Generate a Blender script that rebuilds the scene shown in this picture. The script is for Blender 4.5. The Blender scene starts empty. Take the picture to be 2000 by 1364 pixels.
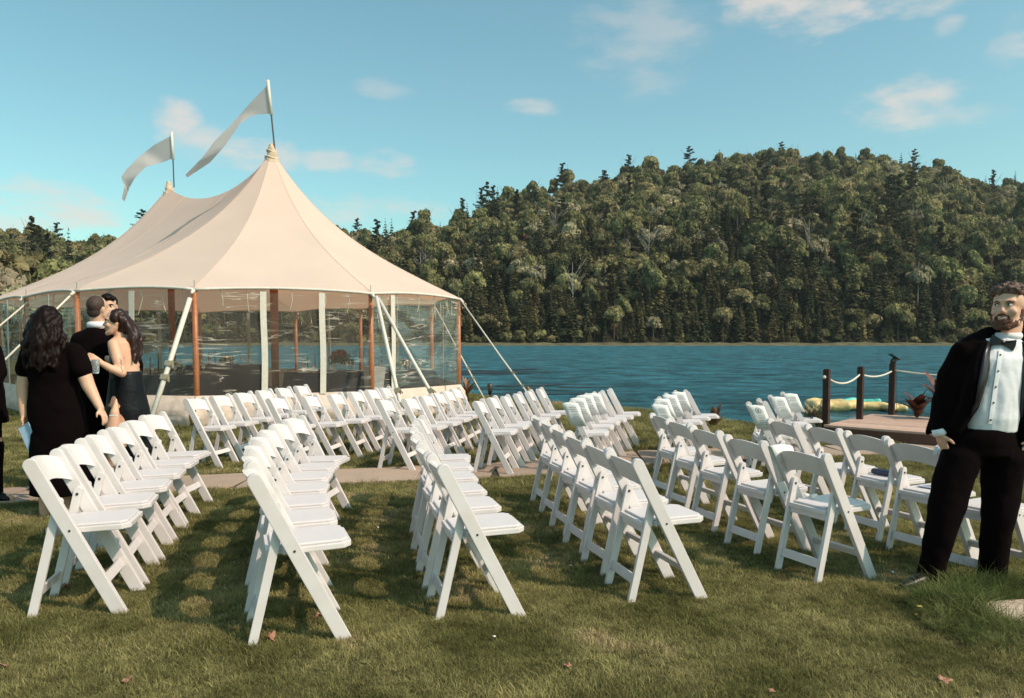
import bpy, bmesh, math, random
import numpy as np
from mathutils import Vector, Matrix, noise
R = math.radians
rnd = random.Random(11)
npr = np.random.default_rng(5)
scene = bpy.context.scene
C = scene.collection

# ------------------------------------------------------------------ camera, light, exposure
F_PX, CAM_H, HORIZON, PY = 1498.5, 1.353, 660.0, 741.5
PITCH = math.atan((PY - HORIZON) / F_PX)
cam_d = bpy.data.cameras.new('camera'); cam = bpy.data.objects.new('camera', cam_d); C.objects.link(cam)
cam.location = (0, 0, CAM_H); cam.rotation_euler = (R(90) - PITCH, 0, 0)
cam_d.sensor_fit = 'HORIZONTAL'; cam_d.sensor_width = 36; cam_d.lens = 36 * F_PX / 2000
cam_d.shift_y = (PY - 682) / 2000
cam_d.clip_start = 0.1; cam_d.clip_end = 5000
scene.camera = cam
scene.render.resolution_x = 1024; scene.render.resolution_y = 698

SUN_AZ = (0.86, -0.50)
SUN_EL = R(46)
s_d = bpy.data.lights.new('sun', 'SUN'); sun = bpy.data.objects.new('sun', s_d); C.objects.link(sun)
s_d.energy = 4.0; s_d.angle = R(0.55); s_d.color = (1.0, 0.80, 0.66)
ln = math.hypot(*SUN_AZ)
sv = Vector((SUN_AZ[0] / ln * math.cos(SUN_EL), SUN_AZ[1] / ln * math.cos(SUN_EL), math.sin(SUN_EL)))
sun.rotation_euler = sv.to_track_quat('Z', 'Y').to_euler()
sun.location = (20, -10, 30)

world = bpy.data.worlds.new('World'); scene.world = world; world.use_nodes = True
wn, wl = world.node_tree.nodes, world.node_tree.links
wn.clear()
w_out = wn.new('ShaderNodeOutputWorld'); w_bg = wn.new('ShaderNodeBackground')
w_bg.inputs['Strength'].default_value = 0.14
sky = wn.new('ShaderNodeTexSky'); sky.sky_type = 'NISHITA'; sky.sun_disc = False
sky.sun_elevation = SUN_EL; sky.sun_rotation = math.atan2(sv.x, sv.y)
sky.air_density = 1.0; sky.dust_density = 1.6; sky.ozone_density = 1.5
tint = wn.new('ShaderNodeMix'); tint.data_type = 'RGBA'; tint.blend_type = 'MULTIPLY'
tint.inputs[0].default_value = 1.0
tint.inputs[7].default_value = (1.08, 1.47, 1.16, 1)
wl.new(sky.outputs[0], tint.inputs[6])

def wmath(op, a, b=None, c=None):
    n = wn.new('ShaderNodeMath'); n.operation = op
    for i, v in enumerate((a, b, c)):
        if v is None: continue
        if isinstance(v, (int, float)): n.inputs[i].default_value = v
        else: wl.new(v, n.inputs[i])
    return n.outputs[0]
tc = wn.new('ShaderNodeTexCoord')
sep = wn.new('ShaderNodeSeparateXYZ'); wl.new(tc.outputs['Generated'], sep.inputs[0])
az = wmath('ARCTAN2', sep.outputs[0], sep.outputs[1])
el = wmath('ARCSINE', sep.outputs[2])
nz = wn.new('ShaderNodeTexNoise'); nz.inputs['Scale'].default_value = 14; nz.inputs['Detail'].default_value = 7
nz.inputs['Roughness'].default_value = 0.62
mp = wn.new('ShaderNodeMapping'); mp.inputs['Scale'].default_value = (1, 1, 2.6)
wl.new(tc.outputs['Generated'], mp.inputs[0]); wl.new(mp.outputs[0], nz.inputs['Vector'])
nval = wmath('MULTIPLY', wmath('SUBTRACT', nz.outputs[0], 0.5), 7.0)
# clouds as they stand in the sky: azimuth, elevation (degrees), half sizes, weight
CLOUDS = [(-30.2, 8.4, 3.6, 1.2, .66), (-32.5, 7.2, 3.2, .8, .5), (-23.2, 14.3, 1.2, 1.1, .6), (-21.8, 13.1, 1.7, .9, .5), (-18.4, 12.5, 2.9, .9, .62), (-13.5, 12.5, 1.7, .7, .5),
          (-9.1, 12.2, 1.9, .9, .55), (-9.5, 17.4, 1.6, .6, .26), (1.5, 16.4, 1.5, .5, .5), (20.6, 21.9, 4.6, 1.9, .66), (27.6, 21.4, 3.4, 1.2, .55),
          (29.1, 19.1, .8, .6, .42), (26.9, 14.9, 3.2, 1.3, .62), (32.5, 17.6, 1.3, 1.1, .45), (9.5, 21.0, 3.8, 3.0, .26), (-11.3, 9.4, 4.6, 1.1, .5), (29.6, 13.9, 2.6, .7, .4),
          (60, 18, 9, 3, .5), (-70, 22, 10, 3, .5), (110, 25, 12, 3, .5), (180, 20, 14, 4, .5), (-130, 17, 12, 3, .5), (45, 30, 8, 3, .4), (-45, 28, 8, 2.5, .4)]
acc = None
for a0, e0, sa, se, wt in CLOUDS:
    da = wmath('MULTIPLY', wmath('SUBTRACT', az, R(a0)), 1 / R(sa))
    de = wmath('MULTIPLY', wmath('SUBTRACT', el, R(e0)), 1 / R(se))
    r2 = wmath('ADD', wmath('MULTIPLY', da, da), wmath('MULTIPLY', de, de))
    r2 = wmath('SUBTRACT', r2, nval)
    v = wn.new('ShaderNodeMapRange'); v.interpolation_type = 'SMOOTHSTEP'
    v.inputs[1].default_value = 2.1; v.inputs[2].default_value = -1.2; v.inputs[3].default_value = 0; v.inputs[4].default_value = min(.9, wt * 1.25)
    wl.new(r2, v.inputs[0])
    acc = v.outputs[0] if acc is None else wmath('MAXIMUM', acc, v.outputs[0])
cm = wn.new('ShaderNodeMix'); cm.data_type = 'RGBA'
wl.new(acc, cm.inputs[0]); wl.new(tint.outputs[2], cm.inputs[6]); cm.inputs[7].default_value = (6.3, 5.45, 4.9, 1)
wl.new(cm.outputs[2], w_bg.inputs['Color'])
wl.new(w_bg.outputs[0], w_out.inputs[0])
scene.view_settings.view_transform = 'Standard'; scene.view_settings.look = 'None'
scene.view_settings.exposure = 0; scene.view_settings.gamma = 1
scene.cycles.max_bounces = 8; scene.cycles.transparent_max_bounces = 24
scene.cycles.use_denoising = True

# ------------------------------------------------------------------ helpers
def mat(name, rgb, rough=0.6, spec=0.4, metal=0.0, var=0.0, scale=8.0, rgb2=None, bump=0.0, bscale=60.0, sheen=0.0, rand=0.0, trans=0.0, emit=None):
    m = bpy.data.materials.new(name); m.use_nodes = True
    n, l = m.node_tree.nodes, m.node_tree.links
    b = n['Principled BSDF']
    b.inputs['Base Color'].default_value = (*rgb, 1)
    b.inputs['Roughness'].default_value = rough
    b.inputs['Specular IOR Level'].default_value = spec
    b.inputs['Metallic'].default_value = metal
    if sheen: b.inputs['Sheen Weight'].default_value = sheen
    col = None
    if rgb2 is not None or var:
        geo = n.new('ShaderNodeNewGeometry')
        t = n.new('ShaderNodeTexNoise'); t.inputs['Scale'].default_value = scale; t.inputs['Detail'].default_value = 5
        t.inputs['Roughness'].default_value = 0.6
        l.new(geo.outputs['Position'], t.inputs['Vector'])
        rp = n.new('ShaderNodeValToRGB')
        rp.color_ramp.elements[0].position = 0.33; rp.color_ramp.elements[1].position = 0.67
        c2 = rgb2 if rgb2 is not None else tuple(c * (1 - var) for c in rgb)
        rp.color_ramp.elements[0].color = (*c2, 1); rp.color_ramp.elements[1].color = (*rgb, 1)
        l.new(t.outputs[0], rp.inputs[0]); col = rp.outputs[0]
        l.new(col, b.inputs['Base Color'])
    if rand:
        oi = n.new('ShaderNodeObjectInfo')
        hs = n.new('ShaderNodeHueSaturation')
        mr = n.new('ShaderNodeMapRange'); mr.inputs[3].default_value = 1 - rand; mr.inputs[4].default_value = 1 + rand
        l.new(oi.outputs['Random'], mr.inputs[0]); l.new(mr.outputs[0], hs.inputs['Value'])
        if col: l.new(col, hs.inputs['Color'])
        else: hs.inputs['Color'].default_value = (*rgb, 1)
        l.new(hs.outputs[0], b.inputs['Base Color'])
    if bump:
        t2 = n.new('ShaderNodeTexNoise'); t2.inputs['Scale'].default_value = bscale; t2.inputs['Detail'].default_value = 4
        g2 = n.new('ShaderNodeNewGeometry'); l.new(g2.outputs['Position'], t2.inputs['Vector'])
        bp = n.new('ShaderNodeBump'); bp.inputs['Strength'].default_value = bump; bp.inputs['Distance'].default_value = 0.02
        l.new(t2.outputs[0], bp.inputs['Height']); l.new(bp.outputs[0], b.inputs['Normal'])
    return m

def smooth01(t):
    t = max(0.0, min(1.0, t)); return t * t * (3 - 2 * t)

SHORE = [(-90, 85), (-45, 64), (-24, 44), (-15, 30), (-9, 24.5), (-1, 20.2), (1.2, 17.6), (3.2, 15.9), (3.85, 14.3), (4.5, 13.6), (5.3, 12.9), (7, 13.4), (10, 12.4), (20, 14), (90, 20)]
def shore(x):
    return float(np.interp(x, [p[0] for p in SHORE], [p[1] for p in SHORE]))
WATER_Z = -0.72
PL = (-0.0183, -0.0202)
def ground_z(x, y, bank=True):
    xc = max(-6, min(6, x)); yc = max(-3, min(12, y))
    w = smooth01((y - 7.6) / 1.6)
    z = (1 - w) * (PL[0] * xc + PL[1] * yc) + w * (-.165 - .006 * xc)
    if bank:
        s = y - shore(x)
        if s > 0: z -= 1.9 * smooth01(s / 1.6)
    return z
def gpt(x, y, dz=0): return Vector((x, y, ground_z(x, y) + dz))
cP, sP = math.cos(PITCH), math.sin(PITCH)
def V(px, py, d):
    "a measured point: photo pixel taken at distance d in front of the camera"
    u = (px - 1000) / F_PX; v = (PY - py) / F_PX
    r = Vector((u, cP + v * sP, -sP + v * cP)); t = d / r.y
    return Vector((r.x * t, d, CAM_H + r.z * t))

class MB:
    def __init__(s): s.v = []; s.f = []
    def add(s, vs, fs):
        o = len(s.v); s.v += [tuple(p) for p in vs]; s.f += [tuple(i + o for i in f) for f in fs]; return s
    def box(s, c, size, rot=None):
        x, y, z = (q / 2 for q in size); pts = [Vector((a, b, d)) for d in (-z, z) for b in (-y, y) for a in (-x, x)]
        if rot is not None: pts = [rot @ p for p in pts]
        c = Vector(c)
        return s.add([p + c for p in pts], [(0, 2, 3, 1), (4, 5, 7, 6), (0, 1, 5, 4), (2, 6, 7, 3), (0, 4, 6, 2), (1, 3, 7, 5)])
    def tube(s, pts, rad, n=8, caps=True, flat=None):
        pts = [Vector(p) for p in pts]
        if isinstance(rad, (int, float)): rad = [rad] * len(pts)
        rings = []; up = Vector((0, 0, 1)); last = None
        for i, p in enumerate(pts):
            t = (pts[min(i + 1, len(pts) - 1)] - pts[max(i - 1, 0)])
            if t.length < 1e-9: t = Vector((0, 0, 1))
            t.normalize()
            if last is None:
                a = up if abs(t.z) < .95 else Vector((1, 0, 0))
                e1 = t.cross(a).normalized()
            else:
                e1 = (last - t * last.dot(t)).normalized()
            last = e1; e2 = t.cross(e1)
            k = flat if flat else 1
            rings.append([p + (e1 * math.cos(2 * math.pi * j / n) + e2 * math.sin(2 * math.pi * j / n) * k) * rad[i] for j in range(n)])
        vs = [q for r in rings for q in r]; fs = []
        for i in range(len(rings) - 1):
            for j in range(n):
                fs.append((i * n + j, i * n + (j + 1) % n, (i + 1) * n + (j + 1) % n, (i + 1) * n + j))
        if caps: fs += [tuple(range(n - 1, -1, -1)), tuple(range((len(rings) - 1) * n, len(rings) * n))]
        return s.add(vs, fs)
    def capsule(s, p1, r1, p2, r2, n=14):
        p1, p2 = Vector(p1), Vector(p2); d = p2 - p1; L = d.length
        dn = d.normalized() if L > 1e-6 else Vector((0, 0, 1))
        pts, rs = [], []
        for a in (-90, -60, -30, 0): pts.append(p1 + dn * (r1 * math.sin(R(a)))); rs.append(max(1e-4, r1 * math.cos(R(a))))
        for a in (0, 30, 60, 90): pts.append(p2 + dn * (r2 * math.sin(R(a)))); rs.append(max(1e-4, r2 * math.cos(R(a))))
        # fixed frame keeps the ends clean
        a = Vector((0, 0, 1)) if abs(dn.z) < .9 else Vector((1, 0, 0)); e1 = dn.cross(a).normalized(); e2 = dn.cross(e1)
        vs = [p + (e1 * math.cos(2 * math.pi * j / n) + e2 * math.sin(2 * math.pi * j / n)) * r for p, r in zip(pts, rs) for j in range(n)]
        fs = []
        for i in range(len(pts) - 1):
            for j in range(n): fs.append((i * n + j, i * n + (j + 1) % n, (i + 1) * n + (j + 1) % n, (i + 1) * n + j))
        fs += [tuple(range(n - 1, -1, -1)), tuple(range((len(pts) - 1) * n, len(pts) * n))]
        return s.add(vs, fs)
    def chain(s, pts, rads, n=14):
        for i in range(len(pts) - 1): s.capsule(pts[i], rads[i], pts[i + 1], rads[i + 1], n)
        return s
    def ball(s, c, r, n=14, m=9, rot=None):
        r = Vector(r) if not isinstance(r, (int, float)) else Vector((r, r, r)); c = Vector(c)
        vs = []
        for i in range(m + 1):
            t = math.pi * i / m; st = max(math.sin(t), 1e-3)
            for j in range(n):
                p = Vector((st * math.cos(2 * math.pi * j / n) * r.x, st * math.sin(2 * math.pi * j / n) * r.y, math.cos(t) * r.z))
                if rot is not None: p = rot @ p
                vs.append(c + p)
        fs = []
        for i in range(m):
            for j in range(n): fs.append((i * n + j, (i + 1) * n + j, (i + 1) * n + (j + 1) % n, i * n + (j + 1) % n))
        fs += [tuple(range(n)), tuple(range((m + 1) * n - 1, m * n - 1, -1))]
        return s.add(vs, fs)
    def loft(s, rings, n=24, p=2.0, yaw=0):
        "rings: (x, y, z, rx, ry)"
        vs = []; cy, sy = math.cos(yaw), math.sin(yaw)
        for (x, y, z, rx, ry) in rings:
            for j in range(n):
                a = 2 * math.pi * j / n; ca, sa = math.cos(a), math.sin(a)
                ux = math.copysign(abs(ca) ** (2 / p), ca) * rx; uy = math.copysign(abs(sa) ** (2 / p), sa) * ry
                vs.append((x + ux * cy - uy * sy, y + ux * sy + uy * cy, z))
        fs = []
        for i in range(len(rings) - 1):
            for j in range(n): fs.append((i * n + j, i * n + (j + 1) % n, (i + 1) * n + (j + 1) % n, (i + 1) * n + j))
        fs += [tuple(range(n - 1, -1, -1)), tuple(range((len(rings) - 1) * n, len(rings) * n))]
        if rings[0][2] > rings[-1][2]: fs = [tuple(reversed(f)) for f in fs]
        return s.add(vs, fs)
    def prism(s, prof, y0, y1):
        "profile in xz extruded along y"
        n = len(prof); vs = [(x, y0, z) for x, z in prof] + [(x, y1, z) for x, z in prof]
        fs = [(i, (i + 1) % n, n + (i + 1) % n, n + i) for i in range(n)] + [tuple(range(n - 1, -1, -1)), tuple(range(n, 2 * n))]
        return s.add(vs, fs)
    def grid(s, P):
        "P[i][j] points"
        a, b = len(P), len(P[0]); vs = [p for r in P for p in r]
        return s.add(vs, [(i * b + j, i * b + j + 1, (i + 1) * b + j + 1, (i + 1) * b + j) for i in range(a - 1) for j in range(b - 1)])
    def mesh(s, name, m, smooth=False, recalc=True):
        me = bpy.data.meshes.new(name); me.from_pydata([tuple(p) for p in s.v], [], s.f)
        if m: me.materials.append(m)
        if recalc:
            bm = bmesh.new(); bm.from_mesh(me); bmesh.ops.recalc_face_normals(bm, faces=bm.faces); bm.to_mesh(me); bm.free()
        if smooth: me.polygons.foreach_set('use_smooth', [True] * len(me.polygons))
        me.update(); return me
    def build(s, name, m, parent=None, smooth=False, bevel=0, recalc=True, auto=False):
        me = s.mesh(name, m, smooth, recalc)
        if bevel:
            bm = bmesh.new(); bm.from_mesh(me)
            es = [e for e in bm.edges if len(e.link_faces) == 2 and e.calc_face_angle(0) > R(35)]
            bmesh.ops.bevel(bm, geom=es, offset=bevel, segments=2, affect='EDGES', profile=.6)
            bm.to_mesh(me); bm.free()
        if auto:
            me.polygons.foreach_set('use_smooth', [True] * len(me.polygons)); me.set_sharp_from_angle(angle=R(35))
        o = bpy.data.objects.new(name, me); C.objects.link(o)
        if parent: o.parent = parent
        return o

def tag(o, label=None, cat=None, group=None, kind=None):
    if label: o['label'] = label
    if cat: o['category'] = cat
    if group: o['group'] = group
    if kind: o['kind'] = kind
    return o
def empty(name, loc=(0, 0, 0), label=None, cat=None, group=None):
    o = bpy.data.objects.new(name, None); C.objects.link(o); o.location = loc; o.empty_display_size = .1
    return tag(o, label, cat, group)
def put(parent, *kids):
    "parent keeps its place, kids were built in world space"
    for k in kids:
        k.parent = parent; k.matrix_parent_inverse = Matrix.Translation(-Vector(parent.location))
def copy_tree(o, parent=None):
    c = o.copy(); C.objects.link(c)
    if parent: c.parent = parent
    for ch in list(kids_of[o.name]) if o.name in kids_of else []:
        copy_tree(ch, c)
    return c
kids_of = {}
def remember(root):
    for o in [root] + list(root.children_recursive): kids_of[o.name] = list(o.children)

def remesh(mb, name, m, voxel=.01, parent=None, smooth=4, disp=0, dscale=6, stretch=(1, 1, 1)):
    me = mb.mesh(name, m, False); o = bpy.data.objects.new(name, me); C.objects.link(o)
    md = o.modifiers.new('r', 'REMESH'); md.mode = 'VOXEL'; md.voxel_size = voxel; md.use_smooth_shade = True
    if smooth: sm = o.modifiers.new('s', 'SMOOTH'); sm.iterations = smooth; sm.factor = .5
    dg = bpy.context.evaluated_depsgraph_get(); ev = o.evaluated_get(dg)
    new = bpy.data.meshes.new_from_object(ev, depsgraph=dg); new.name = name
    o.modifiers.clear(); o.data = new
    if not new.materials: new.materials.append(m)
    if disp:
        n = len(new.vertices); co = np.empty(n * 3); no = np.empty(n * 3)
        new.vertices.foreach_get('co', co); new.vertices.foreach_get('normal', no); co = co.reshape(-1, 3); no = no.reshape(-1, 3)
        for i in range(n):
            q = Vector((co[i][0] * dscale * stretch[0], co[i][1] * dscale * stretch[1], co[i][2] * dscale * stretch[2]))
            co[i] += no[i] * disp * (noise.noise(q) + .5 * noise.noise(q * 2.1))
        new.vertices.foreach_set('co', co.ravel()); new.update()
    new.polygons.foreach_set('use_smooth', [True] * len(new.polygons))
    if parent: put(parent, o)
    return o

def quads_mesh(name, P, U, W, m):
    "P centres, U and W half vectors"
    n = len(P); v = np.stack([P - U - W, P + U - W, P + U + W, P - U + W], 1).reshape(-1, 3)
    me = bpy.data.meshes.new(name); me.vertices.add(n * 4); me.vertices.foreach_set('co', v.ravel())
    me.loops.add(n * 4); me.loops.foreach_set('vertex_index', np.arange(n * 4, dtype=np.int32))
    me.polygons.add(n); me.polygons.foreach_set('loop_start', np.arange(0, n * 4, 4, dtype=np.int32))
    me.update(calc_edges=True); me.materials.append(m); return me

def instancer(name, pts, rots, scales, idx, protos, label, m_kind='stuff', cat=None):
    "one object that scatters prototype meshes on points with geometry nodes"
    col = bpy.data.collections.new(name + '_pieces')
    for k, me in enumerate(protos):
        if isinstance(me, bpy.types.Object): col.objects.link(me)
        else:
            q = bpy.data.objects.new('%s_piece_%02d' % (name, k), me); col.objects.link(q)
    me = bpy.data.meshes.new(name); n = len(pts); me.vertices.add(n); me.vertices.foreach_set('co', np.asarray(pts, dtype=float).ravel())
    a = me.attributes.new('rot', 'FLOAT_VECTOR', 'POINT'); a.data.foreach_set('vector', np.asarray(rots, dtype=float).ravel())
    a = me.attributes.new('scl', 'FLOAT_VECTOR', 'POINT'); a.data.foreach_set('vector', np.asarray(scales, dtype=float).ravel())
    a = me.attributes.new('idx', 'INT', 'POINT'); a.data.foreach_set('value', np.asarray(idx, dtype=np.int32))
    o = bpy.data.objects.new(name, me); C.objects.link(o)
    ng = bpy.data.node_groups.new(name, 'GeometryNodeTree')
    ng.interface.new_socket('Geometry', in_out='INPUT', socket_type='NodeSocketGeometry'); ng.interface.new_socket('Geometry', in_out='OUTPUT', socket_type='NodeSocketGeometry')
    N, L = ng.nodes, ng.links
    gi, go = N.new('NodeGroupInput'), N.new('NodeGroupOutput')
    iop = N.new('GeometryNodeInstanceOnPoints'); ci = N.new('GeometryNodeCollectionInfo')
    ci.inputs['Collection'].default_value = col; ci.inputs['Separate Children'].default_value = True; ci.inputs['Reset Children'].default_value = True
    iop.inputs['Pick Instance'].default_value = True
    for nm, tp, sock in (('rot', 'FLOAT_VECTOR', 'Rotation'), ('scl', 'FLOAT_VECTOR', 'Scale'), ('idx', 'INT', 'Instance Index')):
        at = N.new('GeometryNodeInputNamedAttribute'); at.data_type = tp; at.inputs[0].default_value = nm
        L.new(at.outputs[0], iop.inputs[sock])
    L.new(gi.outputs[0], iop.inputs['Points']); L.new(ci.outputs[0], iop.inputs['Instance']); L.new(iop.outputs[0], go.inputs[0])
    md = o.modifiers.new('scatter', 'NODES'); md.node_group = ng
    return tag(o, label, cat, kind=m_kind)

# ------------------------------------------------------------------ materials
M_white = mat('white_resin', (.73, .675, .67), rough=.38, spec=.45, rgb2=(.67, .61, .595), scale=7, rand=.035)
M_pad = mat('white_vinyl', (.68, .63, .63), rough=.5, spec=.3, var=.04, scale=9)
M_bolt = mat('dark_bolt', (.08, .07, .06), rough=.4, metal=.7)
M_paper = mat('paper', (.78, .77, .75), rough=.8)
M_ink = mat('grey_ink', (.16, .16, .17), rough=.8)
M_wood_pole = mat('varnished_pole', (.46, .17, .07), rough=.4, rgb2=(.34, .11, .045), scale=14)
M_strap = mat('white_strap', (.72, .66, .58), rough=.75, var=.15, scale=20)
M_rope = mat('white_rope', (.68, .62, .52), rough=.85)
M_olive = mat('ratchet_metal', (.33, .29, .2), rough=.45, metal=.4)
M_black = mat('black_wool', (.0045, .0022, .0026), rough=.95, spec=.06, bump=.25, bscale=200)
M_blackdress = mat('black_jersey', (.0040, .0018, .0022), rough=.95, spec=.06)
M_satin = mat('black_satin', (.014, .010, .012), rough=.32, spec=.5)
M_shoe = mat('black_patent_leather', (.006, .006, .007), rough=.34, spec=.22)
M_shirt = mat('white_shirt', (.78, .77, .80), rough=.7, bump=.12, bscale=25)
M_skin = mat('skin', (.68, .42, .30), rough=.5, spec=.35, rgb2=(.60, .34, .23), scale=18)
M_skin2 = mat('tanned_skin', (.70, .42, .29), rough=.5, spec=.35, rgb2=(.64, .36, .24), scale=14)
for m_ in (M_skin, M_skin2):
    b_ = m_.node_tree.nodes['Principled BSDF']; b_.inputs['Subsurface Weight'].default_value = .12; b_.inputs['Subsurface Radius'].default_value = (.012, .005, .003); b_.inputs['Subsurface Scale'].default_value = 1
M_lip = mat('lip', (.40, .13, .10), rough=.45)
M_teeth = mat('teeth', (.8, .76, .7), rough=.3)
M_eye = mat('dark_eye', (.02, .013, .01), rough=.15)
M_eyewhite = mat('eye_white', (.7, .67, .63), rough=.25)
M_hair = mat('dark_hair', (.012, .005, .004), rough=.5, spec=.12, rgb2=(.005, .002, .0015), scale=30)
M_hair_red = mat('auburn_hair', (.035, .012, .008), rough=.42, spec=.3, rgb2=(.016, .007, .006), scale=30)
M_hair_man = mat('brown_curls', (.17, .095, .065), rough=.55, rgb2=(.05, .025, .018), scale=45)
M_beard = mat('brown_beard', (.15, .065, .04), rough=.8, rgb2=(.10, .04, .025), scale=60, bump=.5, bscale=150)
M_crop = mat('cropped_hair', (.075, .045, .038), rough=.7, rgb2=(.04, .022, .018), scale=60)
M_slab = mat('paving_stone', (.40, .285, .21), rough=.85, rgb2=(.33, .25, .195), scale=3.5, bump=.4, bscale=40, rand=.10)
M_deck = mat('deck_boards', (.58, .39, .30), rough=.7, rgb2=(.47, .30, .225), scale=7, bump=.2, bscale=60, rand=.12)
M_fascia = mat('deck_fascia', (.12, .055, .035), rough=.7, var=.3, scale=9)
M_post = mat('dark_post', (.030, .013, .010), rough=.75, rgb2=(.05, .024, .018), scale=12)
M_cloth_navy = mat('navy_linen', (.012, .014, .028), rough=.65, spec=.3)
M_skirt = mat('canvas_skirt', (.66, .52, .43), rough=.85, var=.12, scale=6, bump=.6, bscale=9)
M_cap = mat('peak_cap_canvas', (.62, .46, .33), rough=.85, var=.15, scale=12)
M_trunk = mat('grey_bark', (.13, .10, .08), rough=.9, var=.4, scale=3)
M_birch = mat('pale_bark', (.42, .38, .32), rough=.9, var=.3, scale=3)

def translucent_fabric(name, rgb, tr=.35, rough=.9, trgb=None):
    m = bpy.data.materials.new(name); m.use_nodes = True; n, l = m.node_tree.nodes, m.node_tree.links; n.clear()
    out = n.new('ShaderNodeOutputMaterial'); d = n.new('ShaderNodeBsdfDiffuse'); t = n.new('ShaderNodeBsdfTranslucent'); mx = n.new('ShaderNodeMixShader')
    g = n.new('ShaderNodeNewGeometry'); nz = n.new('ShaderNodeTexNoise'); nz.inputs['Scale'].default_value = 1.2; nz.inputs['Detail'].default_value = 6
    l.new(g.outputs['Position'], nz.inputs['Vector'])
    rp = n.new('ShaderNodeValToRGB'); rp.color_ramp.elements[0].position = .3; rp.color_ramp.elements[1].position = .7
    rp.color_ramp.elements[0].color = (*[c * .93 for c in rgb], 1); rp.color_ramp.elements[1].color = (*rgb, 1)
    l.new(nz.outputs[0], rp.inputs[0]); l.new(rp.outputs[0], d.inputs[0])
    t.inputs[0].default_value = (*(trgb or rgb), 1); mx.inputs[0].default_value = tr
    l.new(d.outputs[0], mx.inputs[1]); l.new(t.outputs[0], mx.inputs[2]); l.new(mx.outputs[0], out.inputs[0])
    return m
M_sail = translucent_fabric('sailcloth', (.87, .70, .60), .32, trgb=(.95, .56, .37))
M_flag = translucent_fabric('flag_cloth', (.66, .62, .60), .35)

def foliage(name, c1, c2, nscale=.35, rand=.3, tr=.25):
    m = bpy.data.materials.new(name); m.use_nodes = True; n, l = m.node_tree.nodes, m.node_tree.links; n.clear()
    out = n.new('ShaderNodeOutputMaterial'); d = n.new('ShaderNodeBsdfDiffuse'); t = n.new('ShaderNodeBsdfTranslucent'); mx = n.new('ShaderNodeMixShader')
    g = n.new('ShaderNodeNewGeometry'); nz = n.new('ShaderNodeTexNoise'); nz.inputs['Scale'].default_value = nscale; nz.inputs['Detail'].default_value = 4
    l.new(g.outputs['Position'], nz.inputs['Vector'])
    rp = n.new('ShaderNodeValToRGB'); rp.color_ramp.elements[0].position = .35; rp.color_ramp.elements[1].position = .65
    rp.color_ramp.elements[0].color = (*c2, 1); rp.color_ramp.elements[1].color = (*c1, 1); l.new(nz.outputs[0], rp.inputs[0])
    oi = n.new('ShaderNodeObjectInfo'); hs = n.new('ShaderNodeHueSaturation')
    mr = n.new('ShaderNodeMapRange'); mr.inputs[3].default_value = 1 - rand; mr.inputs[4].default_value = 1 + rand
    l.new(oi.outputs['Random'], mr.inputs[0]); l.new(mr.outputs[0], hs.inputs['Value'])
    w = n.new('ShaderNodeTexWhiteNoise'); w.noise_dimensions = '1D'; l.new(oi.outputs['Random'], w.inputs['W'])
    mr2 = n.new('ShaderNodeMapRange'); mr2.inputs[3].default_value = .475; mr2.inputs[4].default_value = .515
    l.new(w.outputs[0], mr2.inputs[0]); l.new(mr2.outputs[0], hs.inputs['Hue'])
    l.new(rp.outputs[0], hs.inputs['Color'])
    l.new(hs.outputs[0], d.inputs[0]); l.new(hs.outputs[0], t.inputs[0]); mx.inputs[0].default_value = tr
    l.new(d.outputs[0], mx.inputs[1]); l.new(t.outputs[0], mx.inputs[2]); l.new(mx.outputs[0], out.inputs[0])
    return m

# ------------------------------------------------------------------ ground
def ground_material():
    m = bpy.data.materials.new('lawn'); m.use_nodes = True; n, l = m.node_tree.nodes, m.node_tree.links
    b = n['Principled BSDF']; b.inputs['Roughness'].default_value = .95; b.inputs['Specular IOR Level'].default_value = .1
    g = n.new('ShaderNodeNewGeometry')
    a = n.new('ShaderNodeTexNoise'); a.inputs['Scale'].default_value = 1.1; a.inputs['Detail'].default_value = 5; l.new(g.outputs['Position'], a.inputs['Vector'])
    r = n.new('ShaderNodeValToRGB'); e = r.color_ramp.elements
    e[0].position = .33; e[0].color = (.055, .052, .020, 1); e[1].position = .68; e[1].color = (.16, .145, .06, 1)
    l.new(a.outputs[0], r.inputs[0])
    f = n.new('ShaderNodeTexNoise'); f.inputs['Scale'].default_value = 90; f.inputs['Detail'].default_value = 3; l.new(g.outputs['Position'], f.inputs['Vector'])
    mx = n.new('ShaderNodeMix'); mx.data_type = 'RGBA'; mx.blend_type = 'MULTIPLY'; mx.inputs[0].default_value = .7
    r2 = n.new('ShaderNodeValToRGB'); r2.color_ramp.elements[0].position = .3; r2.color_ramp.elements[0].color = (.35, .35, .35, 1); r2.color_ramp.elements[1].position = .7; r2.color_ramp.elements[1].color = (1.3, 1.3, 1.3, 1)
    l.new(f.outputs[0], r2.inputs[0]); l.new(r.outputs[0], mx.inputs[6]); l.new(r2.outputs[0], mx.inputs[7]); l.new(mx.outputs[2], b.inputs['Base Color'])
    bp = n.new('ShaderNodeBump'); bp.inputs['Strength'].default_value = .6; bp.inputs['Distance'].default_value = .03; l.new(f.outputs[0], bp.inputs['Height']); l.new(bp.outputs[0], b.inputs['Normal'])
    return m
M_lawn = ground_material()
xs = np.concatenate([np.linspace(-120, -12, 28)[:-1], np.linspace(-12, 12, 121)[:-1], np.linspace(12, 120, 28)])
ys = np.concatenate([np.linspace(-60, -2, 12)[:-1], np.linspace(-2, 26, 141)[:-1], np.linspace(26, 110, 60)])
g = MB(); g.grid([[(x, y, ground_z(x, y)) for x in xs] for y in ys])
tag(g.build('ground', M_lawn, smooth=True, recalc=False), kind='structure')

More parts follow.
